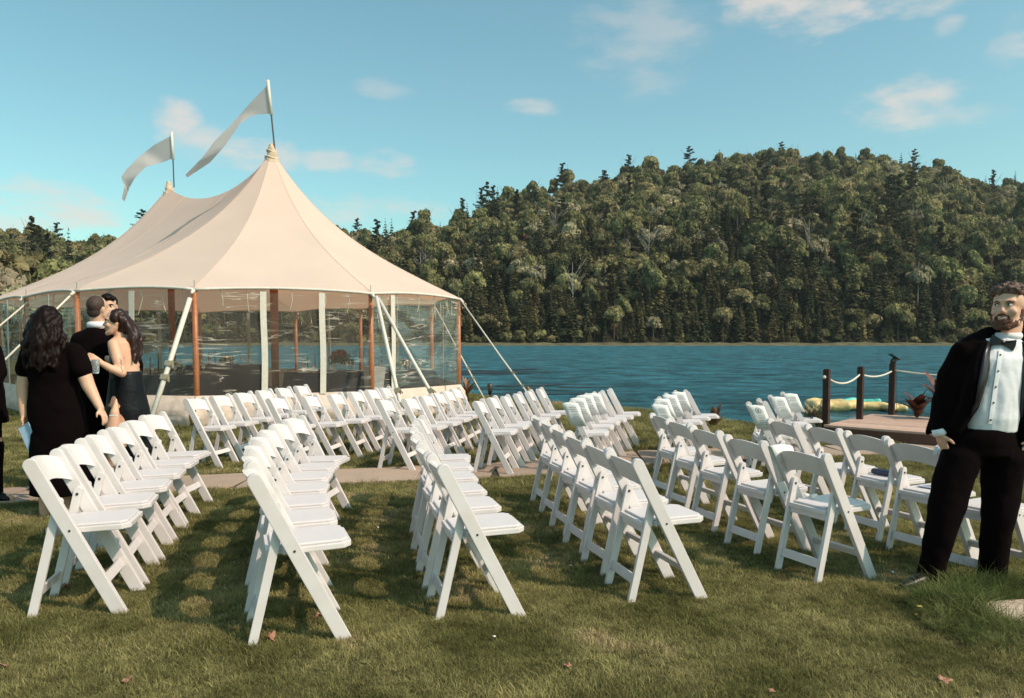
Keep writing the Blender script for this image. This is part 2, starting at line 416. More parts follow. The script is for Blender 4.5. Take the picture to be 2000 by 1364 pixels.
# water: one sheet across the lake to the far bank
def water_material():
    m = bpy.data.materials.new('lake_water'); m.use_nodes = True; n, l = m.node_tree.nodes, m.node_tree.links
    b = n['Principled BSDF']; b.inputs['Roughness'].default_value = .22; b.inputs['IOR'].default_value = 1.33
    g = n.new('ShaderNodeNewGeometry')
    mp = n.new('ShaderNodeMapping'); mp.inputs['Scale'].default_value = (.55, 1.0, 1); mp.inputs['Rotation'].default_value = (0, 0, R(8)); l.new(g.outputs['Position'], mp.inputs[0])
    a = n.new('ShaderNodeTexNoise'); a.inputs['Scale'].default_value = 2.6; a.inputs['Detail'].default_value = 7; a.inputs['Roughness'].default_value = .72; a.inputs['Distortion'].default_value = .6; l.new(mp.outputs[0], a.inputs['Vector'])
    a2 = n.new('ShaderNodeTexNoise'); a2.inputs['Scale'].default_value = .33; a2.inputs['Detail'].default_value = 5; a2.inputs['Roughness'].default_value = .6; l.new(mp.outputs[0], a2.inputs['Vector'])
    ma = n.new('ShaderNodeMath'); ma.operation = 'MULTIPLY_ADD'; ma.inputs[1].default_value = 4.0; l.new(a2.outputs[0], ma.inputs[0]); l.new(a.outputs[0], ma.inputs[2])
    bp = n.new('ShaderNodeBump'); bp.inputs['Strength'].default_value = 1; bp.inputs['Distance'].default_value = .9; l.new(ma.outputs[0], bp.inputs['Height'])
    l.new(bp.outputs[0], b.inputs['Normal'])
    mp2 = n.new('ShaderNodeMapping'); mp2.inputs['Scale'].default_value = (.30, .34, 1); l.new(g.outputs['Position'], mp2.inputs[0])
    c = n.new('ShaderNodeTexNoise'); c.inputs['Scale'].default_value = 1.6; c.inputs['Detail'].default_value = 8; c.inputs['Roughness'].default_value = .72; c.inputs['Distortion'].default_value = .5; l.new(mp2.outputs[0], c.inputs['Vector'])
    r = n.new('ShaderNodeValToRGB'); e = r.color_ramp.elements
    e[0].position = .40; e[0].color = (.010, .095, .130, 1); e[1].position = .62; e[1].color = (.075, .35, .46, 1)  # light and dark of the wave faces, painted into the base colour
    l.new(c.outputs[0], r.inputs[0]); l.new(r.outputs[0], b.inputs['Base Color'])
    return m
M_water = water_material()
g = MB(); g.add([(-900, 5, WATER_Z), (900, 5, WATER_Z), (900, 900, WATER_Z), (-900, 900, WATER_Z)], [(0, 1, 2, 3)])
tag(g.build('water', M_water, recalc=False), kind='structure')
# weed beds lying on the surface of the lake
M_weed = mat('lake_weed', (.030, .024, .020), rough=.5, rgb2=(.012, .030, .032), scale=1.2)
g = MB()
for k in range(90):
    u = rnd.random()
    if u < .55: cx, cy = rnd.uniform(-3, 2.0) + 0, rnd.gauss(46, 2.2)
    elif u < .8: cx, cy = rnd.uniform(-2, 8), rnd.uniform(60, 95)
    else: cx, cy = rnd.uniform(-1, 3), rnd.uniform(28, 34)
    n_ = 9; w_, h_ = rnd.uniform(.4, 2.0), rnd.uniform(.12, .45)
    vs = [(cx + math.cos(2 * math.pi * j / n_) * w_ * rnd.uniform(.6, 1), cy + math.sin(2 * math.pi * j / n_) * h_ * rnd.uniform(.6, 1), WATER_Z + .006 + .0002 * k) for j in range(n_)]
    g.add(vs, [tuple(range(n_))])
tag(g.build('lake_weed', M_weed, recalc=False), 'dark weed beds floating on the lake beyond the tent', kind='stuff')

# ------------------------------------------------------------------ far hill
CREST = [(-900, 482), (-400, 470), (-100, 458), (0, 470), (60, 476), (120, 486), (195, 500), (300, 480), (450, 468), (600, 482), (665, 482), (760, 476), (830, 463), (880, 452), (950, 420), (1000, 400), (1050, 392), (1100, 374), (1150, 372),
         (1200, 352), (1260, 342), (1320, 336), (1400, 322), (1450, 318), (1520, 312), (1600, 318), (1700, 326), (1800, 345), (1870, 358), (1920, 372), (2000, 368), (2200, 380), (2600, 400), (3200, 430)]
SH = 212.0
def hill_z(x, y):
    d = y
    px = 1000 + F_PX * x / max(d, 1)
    cy = float(np.interp(px, [c[0] for c in CREST], [c[1] for c in CREST]))
    big = float(np.interp(px, [300, 900, 1500, 2300], [330, 360, 430, 400]))
    top = CAM_H + (HORIZON - cy - 34) / F_PX * big
    t = (d - SH - 4) / (big - SH - 4)
    if t < 0: return WATER_Z - .4 + max(0, 1 + (d - SH) / 8) * .55
    if t <= 1: s = t ** .9 * (1.0) ; z = top * (.12 * smooth01(t * 4) * (1 - t) + s)
    else: z = top * max(0.0, 1 - (t - 1) * .6)
    z += 3.0 * noise.noise(Vector((x * .012, y * .02, 0))) * min(1, t * 3)
    return WATER_Z + .15 + max(z, 0) if t < .02 else z
M_floor = mat('forest_floor', (.045, .038, .018), rough=1, rgb2=(.02, .016, .010), scale=.2)
us = np.linspace(-1.25, 1.35, 150)
ds = np.concatenate([np.linspace(SH - 8, SH + 30, 16)[:-1], np.linspace(SH + 30, 620, 60)])
g = MB(); g.grid([[(u * d, d, hill_z(u * d, d)) for u in us] for d in ds])
tag(g.build('hill', M_floor, smooth=True, recalc=False), kind='structure')
M_bank = mat('reed_bank', (.17, .15, .07), rough=1, rgb2=(.045, .04, .02), scale=.35)
g = MB()
P = []
for i in range(141):
    x = -190 + i * 3.2; yy = SH - 10 + 4 * noise.noise(Vector((x * .02, 3, 0)))
    P.append([(x, yy - 5, WATER_Z - .05), (x, yy, WATER_Z + .12 + .1 * rnd.random()), (x, yy + 7, WATER_Z + .5 + .4 * rnd.random()), (x, yy + 14, WATER_Z + .5)])
g.grid(P); tag(g.build('far_bank', M_bank, recalc=False), kind='structure')

# ------------------------------------------------------------------ trees
M_dec = [foliage('leaves_olive', (.38, .335, .16), (.165, .15, .068)), foliage('leaves_green', (.28, .265, .12), (.115, .118, .052)),
         foliage('leaves_pale', (.50, .44, .28), (.28, .25, .15)), foliage('leaves_rust', (.33, .20, .14), (.20, .13, .09))]
M_con = [foliage('needles_dark', (.12, .118, .058), (.045, .048, .024)), foliage('needles_olive', (.25, .215, .10), (.10, .09, .042))]

def crown_quads(P, N, size, flat=0.35):
    n = len(P); rv = npr.normal(size=(n, 3)); N = N + npr.normal(size=(n, 3)) * .55; N /= np.linalg.norm(N, axis=1)[:, None]
    U = np.cross(N, rv); U /= np.linalg.norm(U, axis=1)[:, None]; W = np.cross(N, U)
    s = size * npr.uniform(.55, 1.25, n)[:, None]
    return U * s, W * s * npr.uniform(.5, 1, n)[:, None]
def deciduous_mesh(h, w, m, n=1500, leaf=.30, lobes=16):
    "broad crown of many leaf clumps; h total height, w width"
    ce = np.array([0, 0, h * .55]); rad = np.array([w / 2, w / 2, h * .46]); Ps, Ns = [], []
    for k in range(lobes):
        d = npr.normal(size=3); d /= np.linalg.norm(d); d[2] = abs(d[2]) * .9 - .25
        c = ce + d * rad * npr.uniform(.55, .78); r = w * npr.uniform(.15, .26)
        k_n = n // lobes; q = npr.normal(size=(k_n, 3)); q /= np.linalg.norm(q, axis=1)[:, None]; q[:, 2] = np.where(q[:, 2] < -.35, -q[:, 2], q[:, 2])
        rr = r * npr.uniform(.6, 1.08, k_n)[:, None]
        Ps.append(c + q * rr * np.array([1, 1, .8])); Ns.append(q)
    P = np.vstack(Ps); N = np.vstack(Ns); U, W = crown_quads(P, N, leaf)
    return quads_mesh('crown', P, U, W, m)
def conifer_mesh(h, w, m, levels=17, n_per=11, droop=.35, narrow=1.0):
    P, U, W = [], [], []
    for i in range(levels):
        t = i / (levels - 1); z = h * (.10 + .88 * t); r = w / 2 * (1 - t) ** narrow + .12
        nb = max(4, int(n_per * (1 - t * .6)))
        for j in range(nb):
            a = 2 * math.pi * (j + npr.random()) / nb; rr = r * npr.uniform(.65, 1.15)
            segs = 3
            for s in range(segs):
                q = (s + .6) / segs; px = math.cos(a) * rr * q; py = math.sin(a) * rr * q
                P.append((px, py, z - droop * rr * q * q + npr.normal() * .06))
                L = rr / segs * .75; tang = np.array([math.cos(a), math.sin(a), -droop * q * 1.4]); side = np.array([-math.sin(a), math.cos(a), npr.normal() * .35])
                U.append(tang * L); W.append(side * (.20 + .22 * rr * (1 - .5 * q)) * npr.uniform(.6, 1.1))
    P.append((0, 0, h * .985)); U.append(np.array([.05, 0, 0])); W.append(np.array([0, 0, h * .03]))
    return quads_mesh('crown', np.array(P), np.array(U), np.array(W), m)
def pine_mesh(h, w, m):
    P, U, W = [], [], []
    for i in range(26):
        t = (i + npr.random()) / 26; z = h * (.30 + .68 * t); r = w / 2 * (1.0 - .80 * t ** 1.3) * npr.uniform(.5, 1.2)
        a = npr.uniform(0, 2 * math.pi)
        for s in range(46):
            q = npr.uniform(.12, 1.0); b = a + npr.normal() * .30 / (q + .3)
            P.append((math.cos(b) * r * q, math.sin(b) * r * q, z + r * q * .16 + npr.normal() * .13))
            v = npr.normal(size=3); v[2] *= .5; u = np.cross(v, (0, 0, 1)); u /= np.linalg.norm(u) + 1e-6; v /= np.linalg.norm(v)
            U.append(u * .30); W.append(v * .17)
    return quads_mesh('crown', np.array(P), np.array(U), np.array(W), m)
def trunk_mesh(h, r, m, limbs=5, spread=.22):
    g = MB(); bend = rnd.uniform(-.02, .02) * h
    g.tube([(0, 0, -.6), (bend * .3, 0, h * .3), (bend, 0, h * .65), (bend * 1.2, 0, h * .92)], [r, r * .8, r * .45, r * .12], 6)
    for k in range(limbs):
        a = rnd.uniform(0, 6.28); z = h * rnd.uniform(.35, .7); L = h * spread * rnd.uniform(.6, 1.2)
        g.tube([(bend * z / h, 0, z), (math.cos(a) * L * .6, math.sin(a) * L * .6, z + L * .6), (math.cos(a) * L, math.sin(a) * L, z + L * 1.1)], [r * .4, r * .25, r * .08], 5)
    return g.mesh('trunk', m, True)
TREES = []   # (kind, crown mesh, trunk mesh, height)
for k, (h, w_, lb) in enumerate(((8.5, 7.4, 18), (11.5, 5.6, 11), (9.5, 8.2, 24), (12, 6.4, 9))): TREES.append(('broadleaf_tree', deciduous_mesh(h, w_, M_dec[0 if k < 2 else 1], n=1900, lobes=lb), trunk_mesh(h, .17, M_trunk), h))
for k in range(2): h = 9; TREES.append(('pale_tree', deciduous_mesh(h, 5.6, M_dec[2], n=1300), trunk_mesh(h, .14, M_birch), h))
TREES.append(('rust_tree', deciduous_mesh(8.5, 5.8, M_dec[3], n=1300), trunk_mesh(8.5, .14, M_trunk), 8.5))
for k in range(3): h = 11; TREES.append(('spruce_tree', conifer_mesh(h, 3.6 + .3 * k, M_con[0], narrow=.9), trunk_mesh(h, .15, M_trunk, 0), h))
for k in range(2): h = 8; TREES.append(('cedar_tree', conifer_mesh(h, 3.2, M_con[1], levels=20, n_per=12, narrow=.62, droop=.15), trunk_mesh(h, .13, M_trunk, 0), h))
for k in range(2): h = 15; TREES.append(('pine_tree', pine_mesh(h, 8.5, M_con[0]), trunk_mesh(h, .22, M_trunk, 6), h))
h = 10; TREES.append(('bare_tree', None, trunk_mesh(h, .16, M_birch, 12, .26), h))
KIND_LABEL = {'broadleaf_tree': ('olive green broadleaf tree in the wood along the far shore', 'tree'), 'pale_tree': ('pale grey green leafy tree with light bark in the far shore wood', 'tree'),
              'rust_tree': ('rust brown tinted leafy tree in the far shore wood', 'tree'), 'spruce_tree': ('dark pointed spruce tree in the wood along the far shore', 'tree'),
              'cedar_tree': ('narrow olive cedar tree at the water edge of the far shore', 'tree'), 'pine_tree': ('tall dark pine standing above its neighbours on the hill', 'tree'),
              'bare_tree': ('bare pale trunk with leafless limbs on the wooded hill', 'tree')}
def make_tree(ti, x, y, z, s, rz, label=None, group=None):
    kind, cm_, tm, h = TREES[ti]
    root = empty(kind, (x, y, z), label or KIND_LABEL[kind][0], 'tree', group or {'pine_tree': 'tall pines on the hill'}.get(kind, kind.replace('_', ' ') + 's on the far shore'))
    root.rotation_euler = (0, 0, rz); root.scale = (s, s * rnd.uniform(.8, 1.1), s * rnd.uniform(.85, 1.35))
    if tm: t = bpy.data.objects.new('trunk', tm); C.objects.link(t); t.parent = root
    if cm_: c = bpy.data.objects.new('crown', cm_); C.objects.link(c); c.parent = root
    return root
# scatter positions over the slope, nearest first
cand = []
for _ in range(24000):
    d = SH + 3 + (rnd.random() ** 1.1) * 270; u = rnd.uniform(-.72, .74); cand.append((u * d, d))
cell = {}; keep = []
for x, y in cand:
    near = (y - SH) < 45
    sp = 2.5 if near else 3.5
    k = (int(x // sp), int(y // sp))
    if any((k[0] + a, k[1] + b) in cell and (cell[(k[0] + a, k[1] + b)][0] - x) ** 2 + (cell[(k[0] + a, k[1] + b)][1] - y) ** 2 < sp * sp for a in (-1, 0, 1) for b in (-1, 0, 1)): continue
    cell[k] = (x, y); keep.append((x, y))
keep.sort(key=lambda p: p[1])
def pick(x, y):
    t = (y - SH) / 150; r_ = rnd.random(); nn = noise.noise(Vector((x * .03, y * .03, 5)))
    if t < .12: w = [.9, .5, .6, .4, .08, .05, .0, 3, 3, 3, 3.4, 3.4, 0, 0, .04]
    elif t < .28: w = [1.8, 1.8, 1.8, 1.8, .8, .8, .1, 2.8, 2.8, 2.8, 1.8, 1.8, .4, .4, .3]
    elif t < .45: w = [2.6, 2.6, 2.6, 2.6, 1.8, 1.8, .25, 2.6, 2.6, 2.6, 2, 2, .4, .4, .3]
    else: w = [4, 4, 4, 4, 2.2, 2.2, .35, .5, .5, .5, .3, .3, .35, .35, .35]
    if nn > .1: w = [a * (2.2 if 7 <= i <= 11 else 1) for i, a in enumerate(w)]
    return rnd.choices(range(15), w)[0]
n_ind = 0; rest = []
for x, y in keep:
    px = 1000 + F_PX * x / y
    t = (y - SH) / 150
    s = rnd.choice((.55, .75, .9, 1.05, 1.2, 1.35)) * rnd.uniform(.9, 1.1) * (.80 if t < .06 else 1.0)
    ti = pick(x, y)
    vis = (880 < px < 1860) or px < 20
    if vis and n_ind < 262:
        make_tree(ti, x, y, hill_z(x, y) - .2, s, rnd.uniform(0, 6.28)); n_ind += 1
    else: rest.append((x, y, hill_z(x, y) - .2, s, ti))
# pines that break the skyline
for px, d in ((905, 338), (942, 345), (992, 350), (1098, 370), (1225, 385), (1010, 300), (1225, 325), (1735, 330)):
    x = (px - 1000) / F_PX * d
    make_tree(rnd.choice((12, 13)), x, d, hill_z(x, d) + .5, rnd.uniform(1.0, 1.3), rnd.uniform(0, 6))
protos = []
for k, (kind, cm_, tm, h) in enumerate(TREES):
    bm = bmesh.new()
    mats = []
    for me in (tm, cm_):
        if me is None: continue
        n0 = len(bm.faces); bm.from_mesh(me); bm.faces.ensure_lookup_table(); mats.append(me.materials[0])
        for f in bm.faces[n0:]: f.material_index = len(mats) - 1
    me = bpy.data.meshes.new('tree_piece'); bm.to_mesh(me); bm.free()
    for m_ in mats: me.materials.append(m_)
    protos.append(me)
for _ in range(5200):   # undergrowth between the trunks
    d_ = SH + 1 + rnd.random() * 190; x = rnd.uniform(-.72, .74) * d_
    rest.append((x, d_, hill_z(x, d_) - 1.2, rnd.uniform(.30, .52), rnd.choice((0, 2, 10, 11, 7, 8) if d_ < SH + 35 else (0, 1, 2, 3, 4, 10, 11))))
rest = np.array(rest)
ns = len(rest)
instancer('far_forest', rest[:, :3], np.stack([np.zeros(ns), np.zeros(ns), npr.uniform(0, 6.28, ns)], 1), np.stack([rest[:, 3]] * 2 + [rest[:, 3] * npr.uniform(.85, 1.4, ns)], 1), rest[:, 4], protos, 'mixed forest covering the hill across the lake')
# nearer trees on the left behind the tent
for k, (px, d, s, ti) in enumerate([(5, 92, .8, 4), (45, 88, .62, 5), (-40, 96, 1.0, 0), (82, 100, .6, 2), (110, 104, .7, 3), (150, 110, .65, 0), (-90, 90, 1.0, 1), (20, 112, 1.1, 9), (60, 118, .9, 1), (130, 124, .8, 2), (180, 128, .7, 0), (215, 120, .6, 1), (260, 126, .7, 3), (310, 130, .75, 2)]):
    x = (px - 1000) / F_PX * d
    z = -.3
    make_tree(ti, x, d, z, s * 1.5 if ti in (4, 5, 0, 1) and d < 100 else s * 1.35, k * 1.3, {4: 'pale sunlit leafy tree behind the left end of the tent', 5: 'pale sunlit leafy tree behind the left end of the tent'}.get(ti, 'leafy tree beyond the lawn behind the left half of the tent'), 'pale trees left of the tent' if ti in (4, 5) else 'trees behind the left half of the tent')
g = MB(); g.grid([[(x, y, -1.4 + 1.2 * smooth01((y - 60) / 20) * smooth01((-.40 * y - x) / 14)) for x in np.linspace(-240, -.36 * y, 40)] for y in np.linspace(60, 205, 20)])
tag(g.build('left_bank_terrain', M_floor, smooth=True, recalc=False), kind='structure')
# ------------------------------------------------------------------ paving path
NEAR = [(-9, 4.6), (-6, 5.7), (-4.3, 6.42), (-2.85, 7.22), (-1.6, 7.72), (0, 8.25), (1.0, 8.8), (1.9, 9.25), (3, 9.55), (4.8, 10.1), (6.2, 10.3), (9, 10.3)]
FAR = [(-9, 5.5), (-6, 6.5), (-4.6, 7.1), (-3.2, 8.15), (-1.75, 8.65), (0, 9.25), (1.0, 9.85), (1.8, 10.3), (3, 10.5), (4.9, 10.9), (6.2, 11.1), (9, 11.2)]
def yn(x): return float(np.interp(x, [p[0] for p in NEAR], [p[1] for p in NEAR]))
def yf(x): return float(np.interp(x, [p[0] for p in FAR], [p[1] for p in FAR]))
def on_path(x, y, pad=.0): return yn(x) - pad < y < yf(x) + pad
path = MB()
path_bed = MB(); xs_ = np.linspace(-9, 9, 60)
path_bed.grid([[(x, yn(x) + .02, ground_z(x, yn(x)) + .004) for x in xs_], [(x, (yn(x) + yf(x)) / 2, ground_z(x, (yn(x) + yf(x)) / 2) + .004) for x in xs_], [(x, yf(x) - .02, ground_z(x, yf(x)) + .004) for x in xs_]])
M_bed = mat('path_bed', (.09, .07, .05), rough=1, var=.4, scale=30)
pth = path_bed.build('path', M_bed, recalc=False); tag(pth, kind='structure')
xc = -8.9; k = 0
while xc < 8.8:
    w_ = rnd.uniform(.72, 1.15); sk = rnd.uniform(-.14, .14); gp = .012
    rows_ = [(0, .5), (.5, 1)] if (1.0 < xc < 8.5 and k % 2) else [(0, 1)]
    for a, b in rows_:
        def pp(x, t):
            xx = x + sk * (t - .5); y = yn(xx) * (1 - t) + yf(xx) * t; return xx, y
        A, B = a + .012, b - .012
        q = [pp(xc + gp, A), pp(xc + w_ - gp, A), pp(xc + w_ - gp, B), pp(xc + gp, B)]
        dz = .022 + rnd.uniform(-.004, .004)
        s_ = MB(); s_.add([(x, y, ground_z(x, y) - .03) for x, y in q] + [(x, y, ground_z(x, y) + dz) for x, y in q], [(3, 2, 1, 0), (4, 5, 6, 7), (0, 1, 5, 4), (1, 2, 6, 5), (2, 3, 7, 6), (3, 0, 4, 7)])
        s_.build('slab', M_slab, pth, bevel=.006)
    xc += w_; k += 1

# ------------------------------------------------------------------ folding chairs
def rail_x(z): return -.207 + .412 * (.775 - z) / .775
def make_chair():
    root = empty('folding_chair', (0, 0, 0))
    dx, dz = .412, -.775; L = math.hypot(dx, dz); tx, tz = dx / L, dz / L; nx, nz_ = -tz, tx
    hw = .033
    def rail(y):
        prof = []
        top = Vector((rail_x(.765), .765))
        for i in range(9):
            a = math.pi * i / 8
            prof.append((top.x + nx * hw * math.cos(a) - tx * hw * math.sin(a), top.y + nz_ * hw * math.cos(a) - tz * hw * math.sin(a)))
        # bottom, cut level with the ground
        xa = rail_x(0); k = hw / abs(tz)
        prof += [(xa - k, 0.0), (xa + k, 0.0)]
        g = MB(); g.prism(prof, y - .016, y + .016); return g
    for y in (-.198, .198): rail(y).build('front_leg', M_white, root, bevel=.004)
    def rear(y):
        a, b = Vector((-.208, 0)), Vector((-.088, .575)); d = (b - a).normalized(); nn = Vector((-d.y, d.x)); h = .021
        prof = [(a.x - .0215, 0), (a.x + .0215, 0)]
        for i in range(7):
            t = math.pi * i / 6; prof.append((b.x - nn.x * h * math.cos(t) + d.x * h * math.sin(t), b.y - nn.y * h * math.cos(t) + d.y * h * math.sin(t)))
        g = MB(); g.prism(prof, y - .012, y + .012); return g
    for y in (-.166, .166): rear(y).build('rear_leg', M_white, root, bevel=.003)
    # curved backrest panel with arched top and hollowed lower edge
    g = MB(); n = 14; w = .182
    front, back = [], []
    for i in range(n + 1):
        y = -w + 2 * w * i / n; q = 1 - (y / w) ** 2
        z0 = .628 + .034 * q; z1 = .752 + .030 * q ** .8; bul = .034 * q
        col_f, col_b = [], []
        for j in range(4):
            z = z0 + (z1 - z0) * j / 3; x = rail_x(z) - bul
            col_f.append((x + .008, y, z)); col_b.append((x - .008, y, z))
        front.append(col_f); back.append(col_b)
    vs, fs = [], []
    for i in range(n + 1): vs += front[i] + back[i]
    for i in range(n):
        a, b = i * 8, (i + 1) * 8
        for j in range(3):
            fs += [(a + j, b + j, b + j + 1, a + j + 1), (a + 4 + j, a + 5 + j, b + 5 + j, b + 4 + j)]
        fs += [(a, a + 4, b + 4, b), (a + 3, b + 3, b + 7, a + 7)]
    fs += [(0, 1, 2, 3, 7, 6, 5, 4), tuple(n * 8 + q for q in (0, 4, 5, 6, 7, 3, 2, 1))]
    g.add(vs, fs); g.build('backrest', M_white, root, auto=True)
    # seat board and padded cushion, narrow between the rear legs, chamfered at the front
    def seat_outline(o, x0=-.152):
        return [(x0 + o, -.150 + o), (x0 + o, .150 - o), (-.088, .150 - o), (-.072, .177 - o), (.20 - o * .5, .177 - o), (.238 - o, .135 - o * .5), (.238 - o, -.135 + o * .5), (.20 - o * .5, -.177 + o), (-.072, -.177 + o), (-.088, -.150 + o)]
    def slab_of(out, z0, z1, tilt=.045):
        n = len(out); vs = [(x, y, z0 + x * tilt) for x, y in out] + [(x, y, z1 + x * tilt) for x, y in out]
        g = MB(); g.add(vs, [tuple(range(n)), tuple(range(2 * n - 1, n - 1, -1))] + [(i, (i + 1) % n, n + (i + 1) % n, n + i) for i in range(n)]); return g
    slab_of(seat_outline(0), .418, .445).build('seat', M_white, root, bevel=.004)
    slab_of(seat_outline(.018, -.148), .4452, .459).build('seat_pad', M_pad, root, bevel=.006)
    g = MB(); g.box((-.128, 0, .402), (.014, .308, .058)); g.build('seat_apron', M_white, root, bevel=.003)
    g = MB(); g.box((rail_x(.165), 0, .165), (.02, .364, .05), Matrix.Rotation(R(-28), 3, 'Y')); g.build('front_stretcher', M_white, root, bevel=.004)
    g = MB(); g.box((-.208 + .12 * .12 / .575, 0, .118), (.014, .308, .055), Matrix.Rotation(R(12), 3, 'Y')); g.build('rear_stretcher', M_white, root, bevel=.004)
    g = MB()
    for s in (-1, 1):
        g.tube([(-.092, s * .1535, .555), (-.092, s * .150, .555)], .0075, 8)
        g.tube([(rail_x(.437), s * .2142, .437), (rail_x(.437), s * .2165, .437)], .006, 8)
    g.build('hinge_bolt', M_bolt, root)
    return root
chair0 = make_chair(); remember(chair0)
def place_chair(x, y, deg, label, group, first=[True]):
    c = chair0 if first[0] else copy_tree(chair0); first[0] = False
    nrm = Vector((-(ground_z(x + .2, y) - ground_z(x - .2, y)) / .4, -(ground_z(x, y + .2) - ground_z(x, y - .2)) / .4, 1)).normalized()
    q = Vector((0, 0, 1)).rotation_difference(nrm).to_matrix()
    rz = Matrix.Rotation(R(deg), 3, 'Z')
    z = ground_z(x, y)
    for sx in (-.2, .2):
        if on_path(x + sx * math.cos(R(deg)), y + sx * math.sin(R(deg))): z += .011
    c.matrix_world = Matrix.Translation((x, y, z - .003)) @ (q @ rz).to_4x4()
    tag(c, label, 'chair', group); return c
ROWS = {
'A': [(-2.225, 3.955, 15), (-2.361, 4.446, 17), (-2.491, 4.939, 17), (-2.614, 5.434, 14), (-2.73, 5.931, 10), (-2.836, 6.429, 4)],
'B': [(-1.043, 3.643, 20), (-1.198, 4.071, 16), (-1.334, 4.505, 12), (-1.448, 4.945, 9), (-1.536, 5.392, 6), (-1.595, 5.843, 3), (-1.62, 6.297, -3)],
'C': [(-0.209, 4.026, 14), (-0.332, 4.519, 14), (-0.431, 5.016, 13), (-0.508, 5.518, 12), (-0.565, 6.023, 10), (-0.602, 6.529, 2)],
'D': [(0.812, 4.361, 15), (0.714, 4.847, 15), (0.627, 5.335, 15), (0.551, 5.825, 14), (0.484, 6.317, 14), (0.425, 6.809, 13)],
'E': [(1.96, 4.774, 24), (1.81, 5.405, 20), (1.7, 6.045, 17), (1.633, 6.691, 15), (1.608, 7.339, 14)],
'F': [(2.985, 4.77, 25), (2.937, 5.316, 22), (2.88, 5.868, 18), (2.779, 6.414, 16), (2.632, 6.949, 14)],
'a': [(-3.525, 8.954, -7), (-3.419, 9.451, -7), (-3.31, 9.948, -7), (-3.199, 10.444, -7), (-3.085, 10.94, -7), (-2.968, 11.435, -7)],
'b': [(-2.622, 9.114, -8), (-2.305, 9.437, -8), (-2.082, 9.833, -8), (-1.912, 10.255, -8), (-1.774, 10.688, -8), (-1.659, 11.128, -8)],
'c': [(-1.276, 8.784, -11), (-1.039, 9.17, -11), (-0.891, 9.6, -11), (-0.782, 10.041, -11), (-0.694, 10.488, -11), (-0.621, 10.937, -11)],
'd': [(-0.186, 8.61, -9), (-0.044, 9.109, -9), (0.108, 9.604, -9), (0.266, 10.098, -9), (0.429, 10.59, -9), (0.596, 11.081, -9)],
'e': [(0.857, 8.674, -9), (0.98, 9.137, -9), (1.118, 9.596, -9), (1.269, 10.051, -9), (1.43, 10.502, -9), (1.6, 10.95, -9)],
'f': [(1.844, 8.678, -8), (1.981, 9.207, -8), (2.172, 9.719, -8), (2.396, 10.218, -8), (2.643, 10.706, -8)],
'g': [(2.926, 8.72, -8), (3.199, 9.176, -8), (3.491, 9.619, -8), (3.801, 10.05, -8)],
}
ORD = ['nearest', 'second', 'third', 'fourth', 'fifth', 'sixth', 'seventh']
ROWNAME = {'A': 'leftmost near row', 'B': 'second near row from left', 'C': 'third near row from left', 'D': 'fourth near row from left',
           'E': 'fifth near row from left', 'F': 'row behind the tuxedo man', 'a': 'leftmost row beyond the path', 'b': 'second row beyond the path',
           'c': 'third row beyond the path', 'd': 'fourth row beyond the path', 'e': 'fifth row beyond the path', 'f': 'sixth row beyond the path', 'g': 'row by the dock'}
CH = {}
for r_, l_ in ROWS.items():
    for i, (x, y, a) in enumerate(l_):
        nm = ORD[i] if i < len(l_) - 1 else 'farthest'
        CH[r_, i] = place_chair(x, y, a + rnd.uniform(-.8, .8), 'white folding chair, %s in the %s, counted from the camera' % (nm, ROWNAME[r_]), 'white folding chairs set out in rows')

# printed programmes draped over the tall rails of some chairs
def programme(ch, label, wreath=False, side=-1):
    mw = ch.matrix_world
    w, hgt = .175, .235 + rnd.uniform(-.02, .03)
    y0 = side * .198; P = []
    zt = .803
    prof = [(side * .0235, -hgt), (side * .0225, -hgt * .5), (side * .0205, -.04), (side * .018, 0.0), (0, .006), (-side * .018, 0.0), (-side * .021, -.05), (-side * .0225, -.10)]
    cx = rail_x(.74)
    for (dy, dz) in prof:
        row = []
        for j in range(5):
            t = (j / 4 - .5) * w; zz = zt - .004 - abs(t + .0) * .12 + dz; row.append((cx + t + (-dz) * .42, y0 + dy + .004 * math.sin(j * 2 + dz * 20), zz))
        P.append(row)
    g = MB(); g.grid([[tuple(mw @ Vector(p)) for p in r] for r in P])
    o = g.build('programme_sheet', M_paper, smooth=True, recalc=False)
    md = o.modifiers.new('t', 'SOLIDIFY'); md.thickness = .0012
    tag(o, label, 'paper sheet', 'printed sheets hung over chair backs')
    # print: wreath ring and lines of small text
    g = MB()
    def pt(u, v):   # u across 0..1, v down 0..1 on the outer flap
        t = (u - .5) * w; dz = -hgt * v; return mw @ Vector((cx + t - dz * .42, y0 + side * (.0240 + .0015 + .002 * math.sin(v * 3)), zt - .004 - abs(t) * .12 + dz))
    if wreath:
        n = 14
        for k in range(n):
            a0, a1 = 2 * math.pi * k / n, 2 * math.pi * (k + .62) / n
            ps = [(.5 + .17 * rr * math.cos(a), .20 + .11 * rr * math.sin(a)) for a, rr in ((a0, .85), (a1, .85), (a1, 1.15), (a0, 1.15))]
            g.add([pt(*p) for p in ps], [(0, 1, 2, 3)])
        g.add([pt(*p) for p in ((.46, .15), (.54, .15), (.54, .26), (.46, .26))], [(0, 1, 2, 3)])
    for k, v in enumerate((.42, .5, .62, .70, .78) if wreath else (.18, .27, .36, .50, .58, .66)):
        u = .5 - rnd.uniform(.14, .30)
        while u < .5 + .24:
            L = rnd.uniform(.03, .08); g.add([pt(*p) for p in ((u, v), (u + L, v), (u + L, v + .022), (u, v + .022))], [(0, 1, 2, 3)]); u += L + .022
    p_ = g.build('printed_text', M_ink, recalc=False); put(o, p_); return o
names = {'e': 'fifth far row', 'f': 'sixth far row', 'g': 'row by the dock'}
